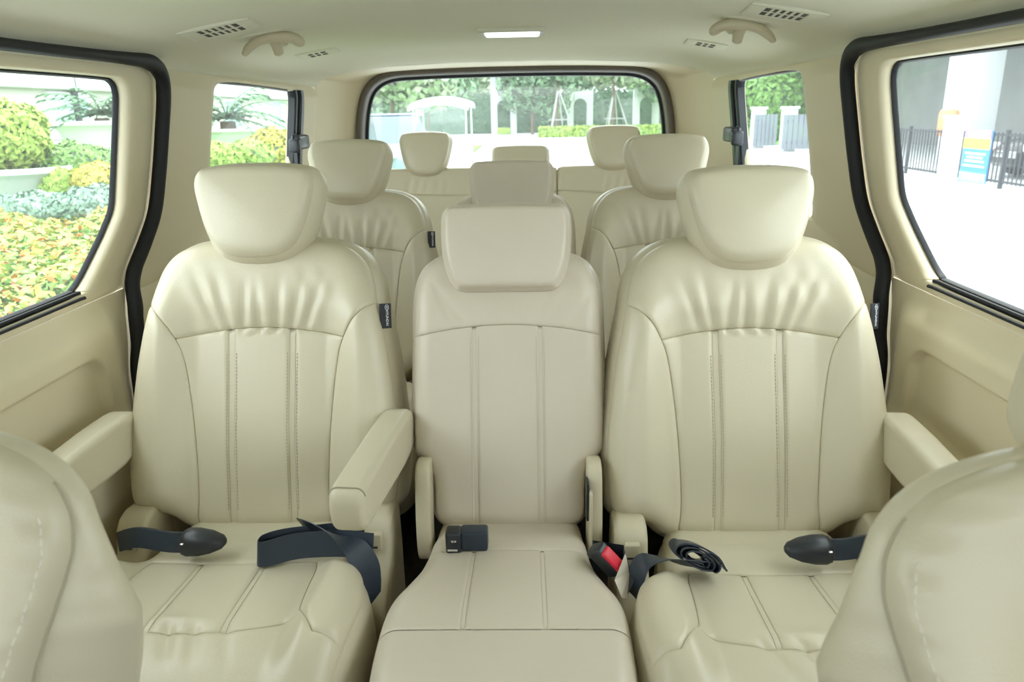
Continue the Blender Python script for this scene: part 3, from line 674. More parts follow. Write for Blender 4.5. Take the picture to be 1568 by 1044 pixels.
for s_, k_, n_ in ((-1, 7, 'left'), (1, 8, 'right')):  # unseen cab panes, tint added to weaken light reaching the rear rows
    tag(obj('window_%d' % k_, [(s_*.875, -1.2, .79), (s_*.875, .03, .79), (s_*.815, .03, 1.24), (s_*.80, -.82, 1.24)], [(0, 1, 2, 3)], 'dimming_glass', smooth=False), 'unseen front door pane with added dimming tint on the %s side' % n_, kind='structure')
build_shell()

# ------------------------------------------------------------------ seats in place
L2 = side_seat('passenger_seat'); L2.location = (-.477, 1.32, 0)
R2 = copy_tree(L2, skip=('arm_out_L',)); R2.location = (.477, 1.285, -.004)
for q in R2.children:
    if q.name.startswith('headrest'): q.location = (0, -.015*math.sin(TH), -.015*math.cos(TH))
L3 = copy_tree(L2, skip=('arm_out_L', 'arm_in')); L3.location = (-.487, 2.16, .016)
R3 = copy_tree(L2, skip=('arm_out_L', 'arm_in', 'tag')); R3.location = (.480, 2.17, .014)
LF = front_seat('passenger_seat'); LF.location = (-.585, .40, -.03)
RF = copy_tree(LF); RF.location = (.57, .33, -.03)
C2 = centre_seat('passenger_seat'); C2.location = (.014, 1.30, 0)
C3 = copy_tree(C2); C3.location = (.008, 2.15, .03)
for o, l in ((L2, 'cream leather second row seat by the left door with both armrests lowered'), (R2, 'cream leather second row seat by the right door, one armrest lowered'),
             (L3, 'cream leather third row seat on the left, behind the seat with two armrests'), (R3, 'cream leather third row seat on the right, below the dark belt guide'),
             (LF, 'cream leather front seat in the left foreground, only its shoulder in view'), (RF, 'cream leather front seat in the right foreground, only its shoulder in view'),
             (C2, 'narrow cream leather middle seat in the second row, nearest the camera'), (C3, 'narrow cream middle seat in the third row, mostly hidden behind another')):
    tag(o, l, 'seat', 'van seats')

def rear_bench():
    t = empty('rear_bench', (.015, 3.06, .075)); tag(t, 'cream leather rear bench with three headrests under the rear window', 'bench seat')
    for x0, x1 in ((-.645, .1625), (.1635, .645)):
        hw = (x1-x0)/2; xc = (x0+x1)/2
        half = np.array([(0, 0), (hw*.5, 0), (hw*.88, .004), (hw*.985, .03), (hw, .1), (hw, .3), (hw, .44), (hw-.002, .482), (hw-.016, .497), (hw*.7, .50), (0, .50)])
        O = close_outline(half)
        def Hf(P, O=O):
            u, v = P[:, 0]+xc, P[:, 1]; w = .01*np.sin(np.clip(v/.5, 0, 1)*math.pi)
            for a in (-.46, -.42, -.385, -.34, -.30, .36, .40, .435, .47):
                w = w-.004*np.exp(-((u-a-.2*(v-.4))/.010)**2)*sstep(.36, .385, v)*sstep(.47, .42, v)
            return w-rnd(polydist(P, O), .022, .02)
        mp = lambda P, w: back_map(P+[xc, 0], w)
        b = shell('backrest', O, Hf(O), mp, 'leather', t, -.11, .004, cen=(0, .25))
        n = 10; Yk = np.array([(-hw, .375), (0, .378), (hw, .375)])
        k = 5*n+6; Yk[0] = O[k]*[-1, 1]; Yk[2] = O[k]
        rt = O[k:7*n+1]; tp = np.concatenate([O[7*n:10*n+1], mirror(O[7*n:10*n+1])[1:]])[::-1]
        panel('shoulder_panel', Yk, tp, rt*[-1, 1], rt, Hf, mp, 'leather', b, roll='b', n=(160, 40), a=.5)
        lo = O[2*n:k+1]; bt = np.concatenate([mirror(O[:2*n+1]), O[1:2*n+1]])
        panel('lower_panel', bt, Yk, lo*[-1, 1], lo, Hf, mp, 'leather', b, roll='t', n=(60, 40), a=.5)
    for x, dz, k in ((-.385, .0, 0), (.012, -.05, 1), (.40, .012, 2)):
        hd = HEAD_SIDE*[.90, 1]; hd = hd+[0, -.055+dz]
        if k == 1: hd = np.array([(0, .43), (.06, .432), (.10, .445), (.112, .49), (.113, .55), (.104, .575), (.05, .58), (0, .581)])
        h, c = headrest(t, hd, .03, .10, 'leather')
        for o in [h]+list(h.children): o.data.transform(Matrix.Translation((x, 0, 0)))
    MB().box(-.645, .66, -.5, -.02, .20, .39, .05).build('cushion', 'leather', t)
    return t
rear_bench()

# ------------------------------------------------------------------ seat belts
def ribbon(path, wdir, width=.047, th=.0014, n=10):
    P = crom(path, n); D = crom(wdir, n); D /= np.linalg.norm(D, axis=1)[:, None]; T = np.gradient(P, axis=0); T /= np.linalg.norm(T, axis=1)[:, None]+1e-12
    D = D-(D*T).sum(1)[:, None]*T; D /= np.linalg.norm(D, axis=1)[:, None]; N = np.cross(T, D); h = width/2
    V = np.stack([P-D*h-N*th/2, P+D*h-N*th/2, P+D*h+N*th/2, P-D*h+N*th/2], 1).reshape(-1, 3)
    m = len(P); F = gridf(m, 4, True)+[(3, 2, 1, 0), (4*m-4, 4*m-3, 4*m-2, 4*m-1)]; return V, F
def belt_thing(name, label, loc, group='lap belts lying on the seats'):
    t = empty(name, loc); tag(t, label, 'seat belt', group); return t
# left seat: webbing folded over on the inboard side
t = belt_thing('seat_belt', 'dark blue belt webbing folded over beside the lowered inner armrest', (-.477, 1.32, 0))
V, Fc = ribbon([(.255, -.165, .402), (.19, -.160, .404), (.12, -.160, .400), (.070, -.178, .396), (.052, -.176, .395), (.056, -.155, .395), (.09, -.138, .396), (.15, -.128, .398), (.23, -.12, .402)],
               [(0, .30, 1), (0, .35, 1), (0, .30, 1), (.05, .2, 1), (.1, .1, 1), (.1, .2, 1), (0, .3, 1), (0, .3, 1), (0, .3, 1)], .046)
obj('webbing', V, Fc, 'webbing', t, sharp=50)
V, Fc = ribbon([(.118, -.112, .408), (.148, -.148, .430), (.190, -.172, .430), (.226, -.186, .412), (.246, -.192, .382), (.254, -.192, .345), (.255, -.19, .31)],
               [(-.5, -.1, 1), (-.6, -.3, .8), (-.75, -.4, .6), (-.85, -.45, .35), (-.8, -.6, .0), (-.5, -.85, 0), (-.3, -.95, 0)], .046)
obj('webbing_fold', V, Fc, 'webbing', t, sharp=50)
def buckle_stalk(label, seat, s, zc=.392):
    t = belt_thing('belt_buckle', label, (seat.location.x, seat.location.y, 0), 'buckles lying on the second row seats')
    V, Fc = ribbon([(s*.225, -.12, zc-.006), (s*.18, -.135, zc+.012), (s*.12, -.144, zc+.008), (s*.085, -.146, zc+.008)], [(0, .3, 1), (0, .3, 1), (0, .3, 1), (0, .3, 1)], .036, .008)
    obj('strap', V, Fc, 'webbing', t, sharp=50)
    rows = []; a = np.linspace(0, 2*math.pi, 17)[:-1]
    for x, ry, rz in ((.094, .012, .012), (.091, .017, .018), (.082, .019, .0215), (.062, .019, .021), (.040, .017, .017), (.020, .011, .010), (.014, .005, .004)):
        sq = np.sign(np.cos(a))*np.abs(np.cos(a))**.7, np.sign(np.sin(a))*np.abs(np.sin(a))**.7
        rows.append(np.stack([np.full(16, s*x), -.148+ry*sq[0]+.3*rz*sq[1], zc+.010+rz*sq[1]], 1))
    b = MB().ring(rows, cap0=True, cap1=True).build('buckle_sleeve', 'black_plastic', t, sharp=60)
    MB().lathe([(.0, .0015), (.003, .001), (.0035, 0)], (s*.084, -.168, zc+.018), 10).build('stud', 'chrome', b)
buckle_stalk('dark buckle sleeve lying on the left second row seat', L2, -1)
buckle_stalk('dark buckle sleeve lying on the right second row seat', R2, 1)
# right seat: belt rolled into a bundle
t = belt_thing('seat_belt', 'dark belt webbing rolled into a bundle on the right second row seat', (.485, 1.28, 0))
pth = []
for k in range(26):
    a = 1.2-k*.80; r = .0065+.00072*k
    pth.append((-.150+r*1.75*math.cos(a), -.165, .404+r*.95*math.sin(a)-.45*r*1.75*math.cos(a)))
V, Fc = ribbon(pth, [(0.05, -1, .45)]*len(pth), .046, .0030, 5); obj('webbing_roll', V, Fc, 'webbing', t, sharp=50)
V, Fc = ribbon([(-.115, -.168, .386), (-.165, -.175, .398), (-.205, -.178, .408), (-.238, -.18, .404), (-.252, -.178, .375), (-.254, -.170, .33)], [(.1, -.7, .7), (.1, -.7, .7), (.2, -.8, .4), (.4, -.9, .1), (.5, -.85, 0), (.5, -.85, 0)], .042)
obj('webbing', V, Fc, 'webbing', t, sharp=50)
# middle seat: plate on the left, red buckle on the right
t = belt_thing('seat_belt', 'black belt clasp tucked under the middle seat backrest', (.014, 1.30, 0), 'middle seat belt pieces')
MB().box(-.085, -.036, -.118, -.085, .372, .410, .005).build('sleeve', 'webbing', t)
cl = MB().box(-.112, -.083, -.122, -.090, .368, .412, .006).build('clasp', 'black_plastic', t)
MB().lathe([(0, .004), (.005, .003), (.006, 0)], (-.096, -.1225, .397), 12).build('button', 'chrome', cl)
MB().box(-.108, -.090, -.1245, -.1215, .377, .381).build('tongue_slot', 'chrome', cl, smooth=False)
t = belt_thing('belt_buckle', 'red button buckle in a cream pocket at the middle seat edge', (.014, 1.30, 0), 'middle seat belt pieces')
def rot_box(name, c, dims, ang, m, parent, b=.003):
    o = MB().box(-dims[0]/2, dims[0]/2, -dims[1]/2, dims[1]/2, -dims[2]/2, dims[2]/2, b).build(name, m, parent)
    o.data.transform(Matrix.Translation(c) @ Matrix.Rotation(ang[2], 4, 'Z') @ Matrix.Rotation(ang[1], 4, 'Y') @ Matrix.Rotation(ang[0], 4, 'X')); return o
ang = (math.radians(35), math.radians(48), math.radians(-8))
bk = rot_box('buckle_body', (.172, -.165, .385), (.062, .026, .034), ang, 'black_plastic', t, .005)
rot_box('release_button', (.177, -.172, .390), (.044, .020, .026), ang, 'red_button', bk, .003)
pk = MB(); pk.add([(.150, -.135, .405), (.205, -.135, .395), (.215, -.20, .365), (.200, -.215, .34), (.150, -.16, .36), (.20, -.13, .34)], [(0, 1, 5, 4), (1, 2, 3, 5)]); pk.build('pocket_lining', 'black_plastic', t, smooth=False)
fl = MB(); fl.add([(.182, -.205, .372), (.203, -.175, .404), (.210, -.182, .372), (.205, -.215, .340), (.192, -.224, .352), (.186, -.203, .366), (.205, -.172, .398)], [(0, 1, 2, 4), (4, 2, 3), (5, 6, 2, 4)]); fl.build('pocket_flap', 'leather_centre', t, smooth=False)
# third row belts glimpsed between the seats
for x, y, z, l in ((-.235, 2.05, .405, 'dark belt end on the left third row seat, seen past the middle seat'), (.235, 2.03, .42, 'dark belt end on the right third row seat, seen past the middle seat')):
    t = belt_thing('seat_belt', l, (x, y, 0), 'third row belts')
    V, Fc = ribbon([(-.035, .0, z), (-.01, -.02, z+.008), (.02, -.025, z+.004), (.04, -.015, z)], [(0, -.6, 1)]*4, .045, .004); obj('webbing', V, Fc, 'webbing', t, sharp=50)
    MB().box(-.03, .02, -.05, -.025, z-.018, z+.004, .006).build('sleeve', 'black_plastic', t)
# belt guides on the rear side pillars
for s, y in ((-1, 2.90), (1, 2.83)):
    x = s*(float(xin(1.03))-.03); t = empty('belt_guide', (x, y, 1.035)); tag(t, 'dark belt guide clipped on the %s quarter window frame' % ('left' if s < 0 else 'right'), 'belt guide', 'belt guides')
    MB().box(-.018, .018, -.075, .055, -.026, .026, .010).build('guide_body', 'black_plastic', t)
    MB().box(-.021, .021, -.100, -.070, -.036, .014, .010).build('hook', 'black_plastic', t)
    V, Fc = ribbon([(s*.005, -.062, .03), (s*.010, -.06, -.1), (s*.02, -.05, -.30)], [(0, 1, 0)]*3, .04); obj('webbing', V, Fc, 'webbing', t)

# ------------------------------------------------------------------ ceiling fittings
def ceil_frame(x, y):
    e = .01; z = float(ceil_z(x, y)); dx = (float(ceil_z(x+e, y))-float(ceil_z(x-e, y)))/(2*e)
    n = Vector((dx, 0, -1)).normalized()         # pointing down into the cabin
    ax = Vector((1, 0, dx)).normalized(); ay = n.cross(ax) * -1
    ay = Vector((0, 1, 0)); M = Matrix((ax, ay, -n)).transposed().to_4x4(); M.translation = (x, y, z); return M
def vent(x, y, lx, ly, n, label, rz):
    t = empty('air_vent'); t.matrix_world = ceil_frame(x, y) @ Matrix.Rotation(rz, 4, 'Z'); tag(t, label, 'air vent', 'headliner vents')
    pad = .022
    MB().box(-lx/2-pad*1.6, lx/2+pad*1.6, -ly/2-pad, -ly/2, -.006, .006, .003).box(-lx/2-pad*1.6, lx/2+pad*1.6, ly/2, ly/2+pad, -.006, .006, .003).box(-lx/2-pad*1.6, -lx/2, -ly/2, ly/2, -.006, .006, .003).box(lx/2, lx/2+pad*1.6, -ly/2, ly/2, -.006, .006, .003).build('bezel', 'headliner', t)
    MB().box(-lx/2, lx/2, -ly/2, ly/2, -.0042, .004).build('backing', 'dark_slot', t, smooth=False)
    for k in range(1, n):
        xx = -lx/2+lx*k/n; MB().box(xx-.003, xx+.003, -ly/2, ly/2, -.0056, -.0040).build('slat', 'headliner', t)
    MB().box(-lx/2, lx/2, -.003, .003, -.0054, -.0040).build('crossbar', 'headliner', t, smooth=False)
vent(-.625, 1.80, .088, .105, 6, 'larger slatted air vent on the left of the headliner', .12); vent(.612, 1.76, .088, .105, 6, 'larger slatted air vent on the right of the headliner', -.12)
vent(-.615, 2.57, .055, .10, 3, 'smaller slatted air vent on the left towards the rear', .12); vent(.618, 2.53, .055, .10, 3, 'smaller slatted air vent on the right towards the rear', -.12)
for s, y in ((-1, 2.02), (1, 1.97)):
    t = empty('grab_handle'); t.matrix_world = ceil_frame(s*.59, y); tag(t, 'cream curved grab handle on the %s of the headliner' % ('left' if s < 0 else 'right'), 'handle', 'headliner grab handles')
    pts = crom([(s*.080, .025, -.030), (s*.058, .005, -.020), (s*.02, -.02, -.012), (-s*.025, -.025, -.012), (-s*.055, -.01, -.018), (-s*.068, .005, -.028), (-s*.066, .015, -.034)], 6)
    MB().tube(pts, np.interp(np.linspace(0, 1, len(pts)), [0, .15, .6, .85, 1], [.009, .013, .018, .017, .011]), 14, flat=.75).build('grip', 'plastic', t)
    MB().tube([(-s*.012, .00, -.012), (-s*.010, .012, -.028), (-s*.008, .020, -.046), (-s*.008, .022, -.050)], [.017, .014, .012, .006], 12).build('stub', 'plastic', t)
    MB().tube([(-s*.02, .02, .004), (-s*.02, .05, -.012), (-s*.02, .10, .004)], [.02, .016, .004], 10).build('flange', 'headliner', t)
    MB().box(-.095, .09, -.06, .03, -.003, .004, .003).build('recess_plate', 'headliner', t)
t = empty('ceiling_lamp', (.018, 2.30, float(ceil_z(0, 2.3)))); tag(t, 'slim white dome lamp in the middle of the headliner', 'lamp')
MB().box(-.098, .098, -.045, .045, -.012, .004, .006).build('bezel', 'headliner', t)
MB().box(-.078, .078, -.036, .036, -.020, -.008, .006).build('lens', 'lamp_lens', t)
for s in (-1, 1): MB().box(s*.086-.006, s*.086+.006, -.012, .012, -.016, -.010, .002).build('switch', 'white_paint', t)

# ------------------------------------------------------------------ outdoors
GZ = -.60
def plane(name, x0, x1, y0, y1, z, m, label):
    o = MB().box(x0, x1, y0, y1, z-.1, z).build(name, m, smooth=False); return tag(o, label, kind='structure')
plane('ground', -150, 150, -120, 220, GZ, 'concrete', 'pale concrete forecourt around the van')
plane('planting_bed', -9.4, -2.35, 1.0, 40, GZ+.12, 'lawn', 'grass and planting bed along the left side')
def leaves(c, r, n, size, shell_=.35, zmin=None, squash=None):
    d = RNG.normal(size=(n, 3)); d /= np.linalg.norm(d, axis=1)[:, None]
    rad = 1-shell_*RNG.random(n)**2
    P = np.array(c)+d*np.array(r)*rad[:, None]*(1+.06*np.sin(d[:, :1]*9+d[:, 1:2]*7+d[:, 2:]*8))
    N = d+RNG.normal(size=(n, 3))*.45; N /= np.linalg.norm(N, axis=1)[:, None]
    return leafquads(P, N, size)
def leafquads(P, N, size):
    n = len(P); A = np.cross(N, RNG.normal(size=(n, 3))); A /= np.linalg.norm(A, axis=1)[:, None]; B = np.cross(N, A)
    s = size*(.6+.8*RNG.random(n))[:, None]
    V = np.stack([P-A*s, P+B*s*.45+N*s*.12, P+A*s, P-B*s*.45+N*s*.12], 1).reshape(-1, 3)
    i = np.arange(n)*4; F = np.stack([i, i+1, i+2, i+3], 1); return V, F
def leafobj(name, chunks, m, parent):
    V = []; Fc = []; k = 0
    for v, f in chunks: V.append(v); Fc.append(f+k); k += len(v)
    me = bpy.data.meshes.new(name); V = np.concatenate(V); Fc = np.concatenate(Fc); me.from_pydata(V.tolist(), [], Fc.tolist()); me.shade_smooth(); return link(name, me, m, parent)
def hedge_leaves(x0, x1, y0, y1, z0, z1, n, size, lump=.08):
    # leaves over the faces of a box-shaped hedge
    P = []; N = []
    a = np.array([(x1-x0)*(y1-y0), (x1-x0)*(z1-z0), (y1-y0)*(z1-z0), (y1-y0)*(z1-z0), (x1-x0)*(z1-z0)]); k = RNG.choice(5, n, p=a/a.sum()); u = RNG.random((n, 3))
    P = np.stack([x0+u[:, 0]*(x1-x0), y0+u[:, 1]*(y1-y0), z0+u[:, 2]*(z1-z0)], 1); N = np.zeros((n, 3))
    for q, (ax, v, sg) in enumerate(((2, z1, 1), (1, y0, -1), (0, x0, -1), (0, x1, 1), (1, y1, 1))):
        i = k == q; P[i, ax] = v-sg*RNG.random(i.sum())*lump; N[i, ax] = sg
    P += .6*lump*np.stack([np.sin(P[:, 1]*5+P[:, 2]*6), np.sin(P[:, 0]*5+P[:, 2]*5), np.sin(P[:, 0]*6+P[:, 1]*5)], 1)
    N = N+RNG.normal(size=(n, 3))*.5; N /= np.linalg.norm(N, axis=1)[:, None]; return leafquads(P, N, size)
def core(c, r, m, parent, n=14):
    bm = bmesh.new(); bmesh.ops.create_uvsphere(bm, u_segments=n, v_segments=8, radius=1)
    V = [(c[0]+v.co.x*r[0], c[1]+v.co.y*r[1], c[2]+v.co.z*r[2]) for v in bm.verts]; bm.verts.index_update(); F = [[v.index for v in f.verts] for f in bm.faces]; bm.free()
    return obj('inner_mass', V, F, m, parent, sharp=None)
def bush(name, c, r, m, label, n=2600, size=.04, group=None, cm='leaf_dark', cat='shrub'):
    t = empty(name, (c[0], c[1], GZ)); tag(t, label, cat, group); c2 = (0, 0, c[2]-GZ)
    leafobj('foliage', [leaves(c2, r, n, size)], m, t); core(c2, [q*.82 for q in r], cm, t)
    MB().tube([(0, 0, 0), (0, 0, c2[2]-.5*r[2])], .03, 6).build('stem', 'bark', t); return t

# left: garden in front of a pale house
t = empty('flowering_hedge', (-3.9, 5.5, GZ)); tag(t, 'clipped hedge with orange and yellow leaves beside the left door', 'hedge')
x0, x1, y0, y1, z1 = -1.5, 1.35, -3.3, 2.4, .82
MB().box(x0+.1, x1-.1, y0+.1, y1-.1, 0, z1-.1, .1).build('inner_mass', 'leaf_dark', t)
leafobj('green_leaves', [hedge_leaves(x0, x1, y0, y1, .05, z1, 22000, .036)], 'leaf_mid', t)
leafobj('yellow_leaves', [hedge_leaves(x0, x1, y0, y1, .3, z1+.02, 7500, .034)], 'leaf_yellow', t)
leafobj('lime_leaves', [hedge_leaves(x0, x1, y0, y1, .2, z1+.02, 10000, .034)], 'leaf_lime', t)
leafobj('orange_blooms', [hedge_leaves(x0, x1, y0, y1, .3, z1+.03, 2600, .036)], 'flower', t)
leafobj('red_blooms', [hedge_leaves(x0, x1, y0, y1, .3, z1+.03, 500, .03)], 'flower_red', t)
for i, (px, py, Y, r, m, l) in enumerate(((60, 326, 8.0, (.8, .6, .22), 'leaf_blue', 'blue-green low shrub behind the flowering hedge, under the white bowl planter'), (158, 316, 7.9, (.5, .5, .22), 'leaf_blue', 'blue-green low shrub beside the window frame behind the flowering hedge'),
        (112, 262, 9.6, (.55, .55, .36), 'leaf_mid', 'rounded green dome shrub right of the white bowl planter'), (155, 278, 9.0, (.32, .32, .22), 'leaf_yellow', 'small yellow-green shrub below the palm planter'), (92, 283, 8.9, (.2, .2, .2), 'leaf_lime', 'small lime shrub right of the bowl planter'))):
    bush('garden_shrub', atY(px, py, Y), r, m, l, 4200, .036, 'shrubs in the left garden')
def palm(px, py, Y, label, scale=1.0, nf=22):
    c = atY(px, py, Y); t = empty('potted_palm', (c[0], c[1], GZ)); tag(t, label, 'palm', 'palms in white planters'); z = c[2]-GZ
    MB().tube([(0, 0, z-.9*scale), (0, 0, z-.05)], [.16*scale, .10*scale], 10).build('trunk', 'bark', t)
    for k in range(nf):
        a = k*2.399; el = 1.25-1.25*(k/nf); L = (.75+.25*random.random())*scale; V = []; F = []
        d = np.array([math.cos(a), math.sin(a), 0]); side = np.array([-math.sin(a), math.cos(a), 0]); pts = []
        for j in range(9):
            q = j/8; e = el-1.1*q; pts.append(d*L*q*math.cos(el-.5*q)+np.array([0, 0, L*(math.sin(el)*q-.75*q*q*.7)]))
        for j in range(1, 9):
            for sg in (-1, 1):
                p = pts[j]+[0, 0, z]; tip = p+side*sg*.22*scale*math.sin(math.pi*min(1, .15+j/9))+d*.10*scale-np.array([0, 0, .05*scale]); o = len(V)
                V += [p-d*.04*scale, p+d*.05*scale, tip]; F.append((o, o+1, o+2))
        MB().add(V, F).tube(np.array(pts)+[0, 0, z], .008*scale, 4).build('frond', 'palm_leaf', t, sharp=None)
    return t, z
def urn(c, ztop, R, label, H=.55, foot=True):
    t = empty('garden_planter', (c[0], c[1], GZ)); tag(t, label, 'planter', 'white garden planters'); z = ztop-GZ
    MB().lathe([(R*.0, z-.08), (R*.86, z-.08), (R*.88, z), (R, z+.02), (R*1.02, z-.04), (R*.93, z-.08), (R*.85, z-.2*H), (R*.62, z-.75*H), (R*.42, z-H), (R*.40, z-H-.04)], n=28).build('bowl', 'white_paint', t)
    MB().lathe([(R*.38, z-H-.02), (R*.30, z-H-.08), (R*.34, .25), (R*.55, .18), (R*.6, 0)], n=20).build('pedestal', 'white_paint', t)
    MB().lathe([(R*.85, z-.05), (R*.5, z-.02), (0.001, z-.01)], n=20).build('soil', 'soil', t)
    return t
c = atY(22, 258, 9.0); urn(c, c[2], .62, 'wide white bowl planter holding the round clipped tree')
b = atY(24, 207, 9.0); t = empty('topiary_tree', (c[0], c[1], c[2])); tag(t, 'ball-clipped green tree in the wide white bowl planter', 'tree'); zc = b[2]-c[2]
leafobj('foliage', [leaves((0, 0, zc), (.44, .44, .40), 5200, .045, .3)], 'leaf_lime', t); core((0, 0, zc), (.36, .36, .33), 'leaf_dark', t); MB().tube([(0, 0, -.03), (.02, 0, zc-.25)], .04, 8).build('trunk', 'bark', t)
c = atY(155, 187, 13.0); urn(c, c[2], .75, 'white planter under the palm seen through the left door', .9); palm(155, 176, 13.0, 'small palm seen through the left door window', 1.15)
c = atY(352, 198, 18.0); urn(c, c[2], .8, 'white planter under the palm in the left quarter window', .7); palm(348, 182, 18.0, 'spreading palm seen through the left quarter window', 1.7)
for px, py, Y, r, m, l in ((335, 243, 14, (.42, .42, .30), 'leaf_lime', 'lime shrub low at the left in the left quarter window'), (385, 236, 15, (.45, .45, .28), 'leaf_lime', 'rounded lime shrub in the middle of the left quarter window'), (418, 228, 15.5, (.45, .45, .42), 'leaf_yellow', 'bright yellow-green shrub right in the left quarter window')):
    bush('garden_shrub', atY(px, py, Y), r, m, l, 3000, .05, 'shrubs in the left garden')
hs = empty('house', (-9.8, 0, GZ)); tag(hs, 'pale house front with tall shuttered windows beyond the left garden', 'building')
MB().box(-3, 0, 4, 36, 0, 9).build('wall', 'stucco', hs, smooth=False)
for z, d in ((2.35, .18), (4.6, .25)): MB().box(0, d, 4, 36, z, z+.28, .03).build('cornice', 'white_paint', hs)
MB().box(0, .6, 4, 36, .0, .95, .03).build('plinth', 'stucco', hs)
for k in range(7):
    y = 7.5+k*4.6
    w = MB().box(-.02, .06, y-.75, y+.75, 1.1+.25, 2.3, .01).box(-.02, .08, y-.85, y+.85, 1.2, 1.32).build('window', 'white_paint', hs, smooth=False)
    MB().box(.06, .075, y-.62, y-.05, 1.4, 2.22).build('pane', 'win_glass', w, smooth=False); MB().box(.06, .075, y+.05, y+.62, 1.4, 2.22).build('pane', 'win_glass', w, smooth=False)
    w = MB().box(-.02, .06, y-.8, y+.8, 2.9, 4.5, .01).build('window', 'white_paint', hs, smooth=False)
    MB().box(.06, .075, y-.65, y-.05, 3.0, 4.4).build('pane', 'win_glass', w, smooth=False); MB().box(.06, .075, y+.05, y+.65, 3.0, 4.4).build('pane', 'win_glass', w, smooth=False)
MB().tube([(.12, 16.8, 0), (.12, 16.8, 6)], .07, 8).build('drainpipe', 'iron', hs)

# rear: road, hedge wall with white arches, staked trees, vehicles
def arch(px, Y, label, w=2.0, h=4.3):
    c = atZ(px, 202, GZ); c = atY(px, 200, Y); t = empty('garden_arch', (c[0], Y, GZ)); tag(t, label, 'arch', 'white arches along the hedge')
    ow, ih = w*.26, h*.48; hw = w/2; V = []; rows = []
    prof = [(-ow, 0), (-ow, ih)]+[(-ow*math.cos(a), ih+ow*math.sin(a)) for a in np.linspace(.2, math.pi-.2, 10)]+[(ow, ih), (ow, 0)]
    outp = [(-hw, 0), (-hw, ih)]+[(-hw+2*hw*k/9, h) for k in range(10)]+[(hw, ih), (hw, 0)]
    a = [np.array([(x, y, z) for x, z in P]) for P, y in ((prof, -.3), (outp, -.3), (outp, .3), (prof, .3), (prof, -.3))]
    MB().ring(a, closed=False).build('body', 'white_paint', t, smooth=False); MB().box(-hw-.12, hw+.12, -.4, .4, h, h+.22, .03).build('cap', 'white_paint', t)
    MB().box(-ow, ow, -.5, -.1, 0, .5, .08).build('planting', 'leaf_lime', t)
for px, l in ((772, 'white garden arch behind the golf cart, left of the staked trees'), (888, 'white garden arch between the two staked trees'), (988, 'white garden arch at the right of the rear window')): arch(px, 62, l)
t = empty('boundary_hedge', (0, 64, GZ)); tag(t, 'tall dark boundary hedge behind the white arches', 'hedge'); MB().box(-40, 40, 0, 2, 0, 3.1, .1).build('inner_mass', 'leaf_dark', t)
leafobj('foliage', [hedge_leaves(-22, 26, -.1, 2, 0, 3.2, 6000, .22, .15)], 'leaf_dark', t)
t = empty('low_hedge', (0, 52, GZ)); tag(t, 'low lime hedge along the kerb behind the van', 'hedge'); MB().box(.9, 13, 0, 1.2, 0, .5, .1).build('inner_mass', 'leaf_mid', t)
leafobj('foliage', [hedge_leaves(.8, 13, -.1, 1.3, 0, .62, 4500, .14, .1)], 'leaf_lime', t)
plane('verge', 3, 30, 53, 63, GZ+.06, 'lawn', 'grass verge in front of the boundary hedge')
def tree(px, Y, zc, r, m, label, n=3200, size=.28, name='garden_tree', lob=5):
    c = atY(px, 170, Y); t = empty(name, (c[0], Y, GZ)); tag(t, label, 'tree', 'trees behind the van')
    MB().tube([(0, 0, 0), (.05, 0, zc*.5), (0, 0, zc)], [.13, .10, .05], 7).build('trunk', 'bark', t); ch = []
    for k in range(lob):
        a = k*2.4; o = np.array([math.cos(a)*r[0]*.5, math.sin(a)*r[1]*.5, (k/(lob-1)-.5)*r[2]*1.0]); ch.append(leaves(np.array([0, 0, zc])+o, np.array(r)*.62, n//lob, size, .8))
    leafobj('crown', ch, m, t); return t
TR = [(600, 40, 4.2, (3.0, 2, 2.2), 'leaf_tree_pale', 'pale tree at the left edge of the rear window'), (655, 58, 5.0, (3.4, 2.5, 2.6), 'leaf_tree', 'tree above the golf cart roof'), (712, 70, 5.6, (3.0, 2.5, 2.8), 'leaf_tree_pale', 'pale tree left of the centre of the rear window'),
      (815, 60, 4.4, (2.8, 2.2, 3.2), 'leaf_tree', 'dense tree right of the first arch'), (852, 56, 4.8, (2.6, 2.0, 1.6), 'leaf_tree', 'left staked tree over its tripod poles'), (938, 55, 4.9, (2.8, 2.0, 1.6), 'leaf_tree_pale', 'right staked tree over its tripod poles'),
      (985, 70, 5.4, (3.2, 2.4, 2.4), 'leaf_tree', 'tree behind the right arch in the rear window'), (895, 70, 5.6, (3.0, 2.4, 2.6), 'leaf_tree_pale', 'pale tree behind the middle arch'), (1035, 60, 4.6, (3.2, 2.4, 2.8), 'leaf_tree', 'tree hidden partly by the right rear pillar'), (555, 52, 4.6, (3.2, 2.4, 2.8), 'leaf_tree', 'tree hidden partly by the left rear pillar'), (762, 72, 5.4, (2.6, 2.2, 2.6), 'leaf_tree_pale', 'small pale tree behind the first arch')]
for px, Y, zc, r, m, l in TR: tree(px, Y, zc, r, m, l)
for px, Y, l in ((855, 55, 'grey tripod of stakes under the left staked tree'), (940, 55.2, 'grey tripod of stakes under the right staked tree')):
    c = atY(px, 190, Y); t = empty('tree_stakes', (c[0], Y, GZ)); tag(t, l, 'stakes', 'tree stakes')
    for a in (0, 2.09, 4.19, 1.2): MB().tube([(1.15*math.cos(a), 1.15*math.sin(a), 0), (.08*math.cos(a), .08*math.sin(a), 3.0)], .055, 6).build('stake', 'timber', t)
    MB().tube([(-.7, -.3, 1.1), (.7, -.3, 1.1)], .04, 6).build('crossbar', 'timber', t)
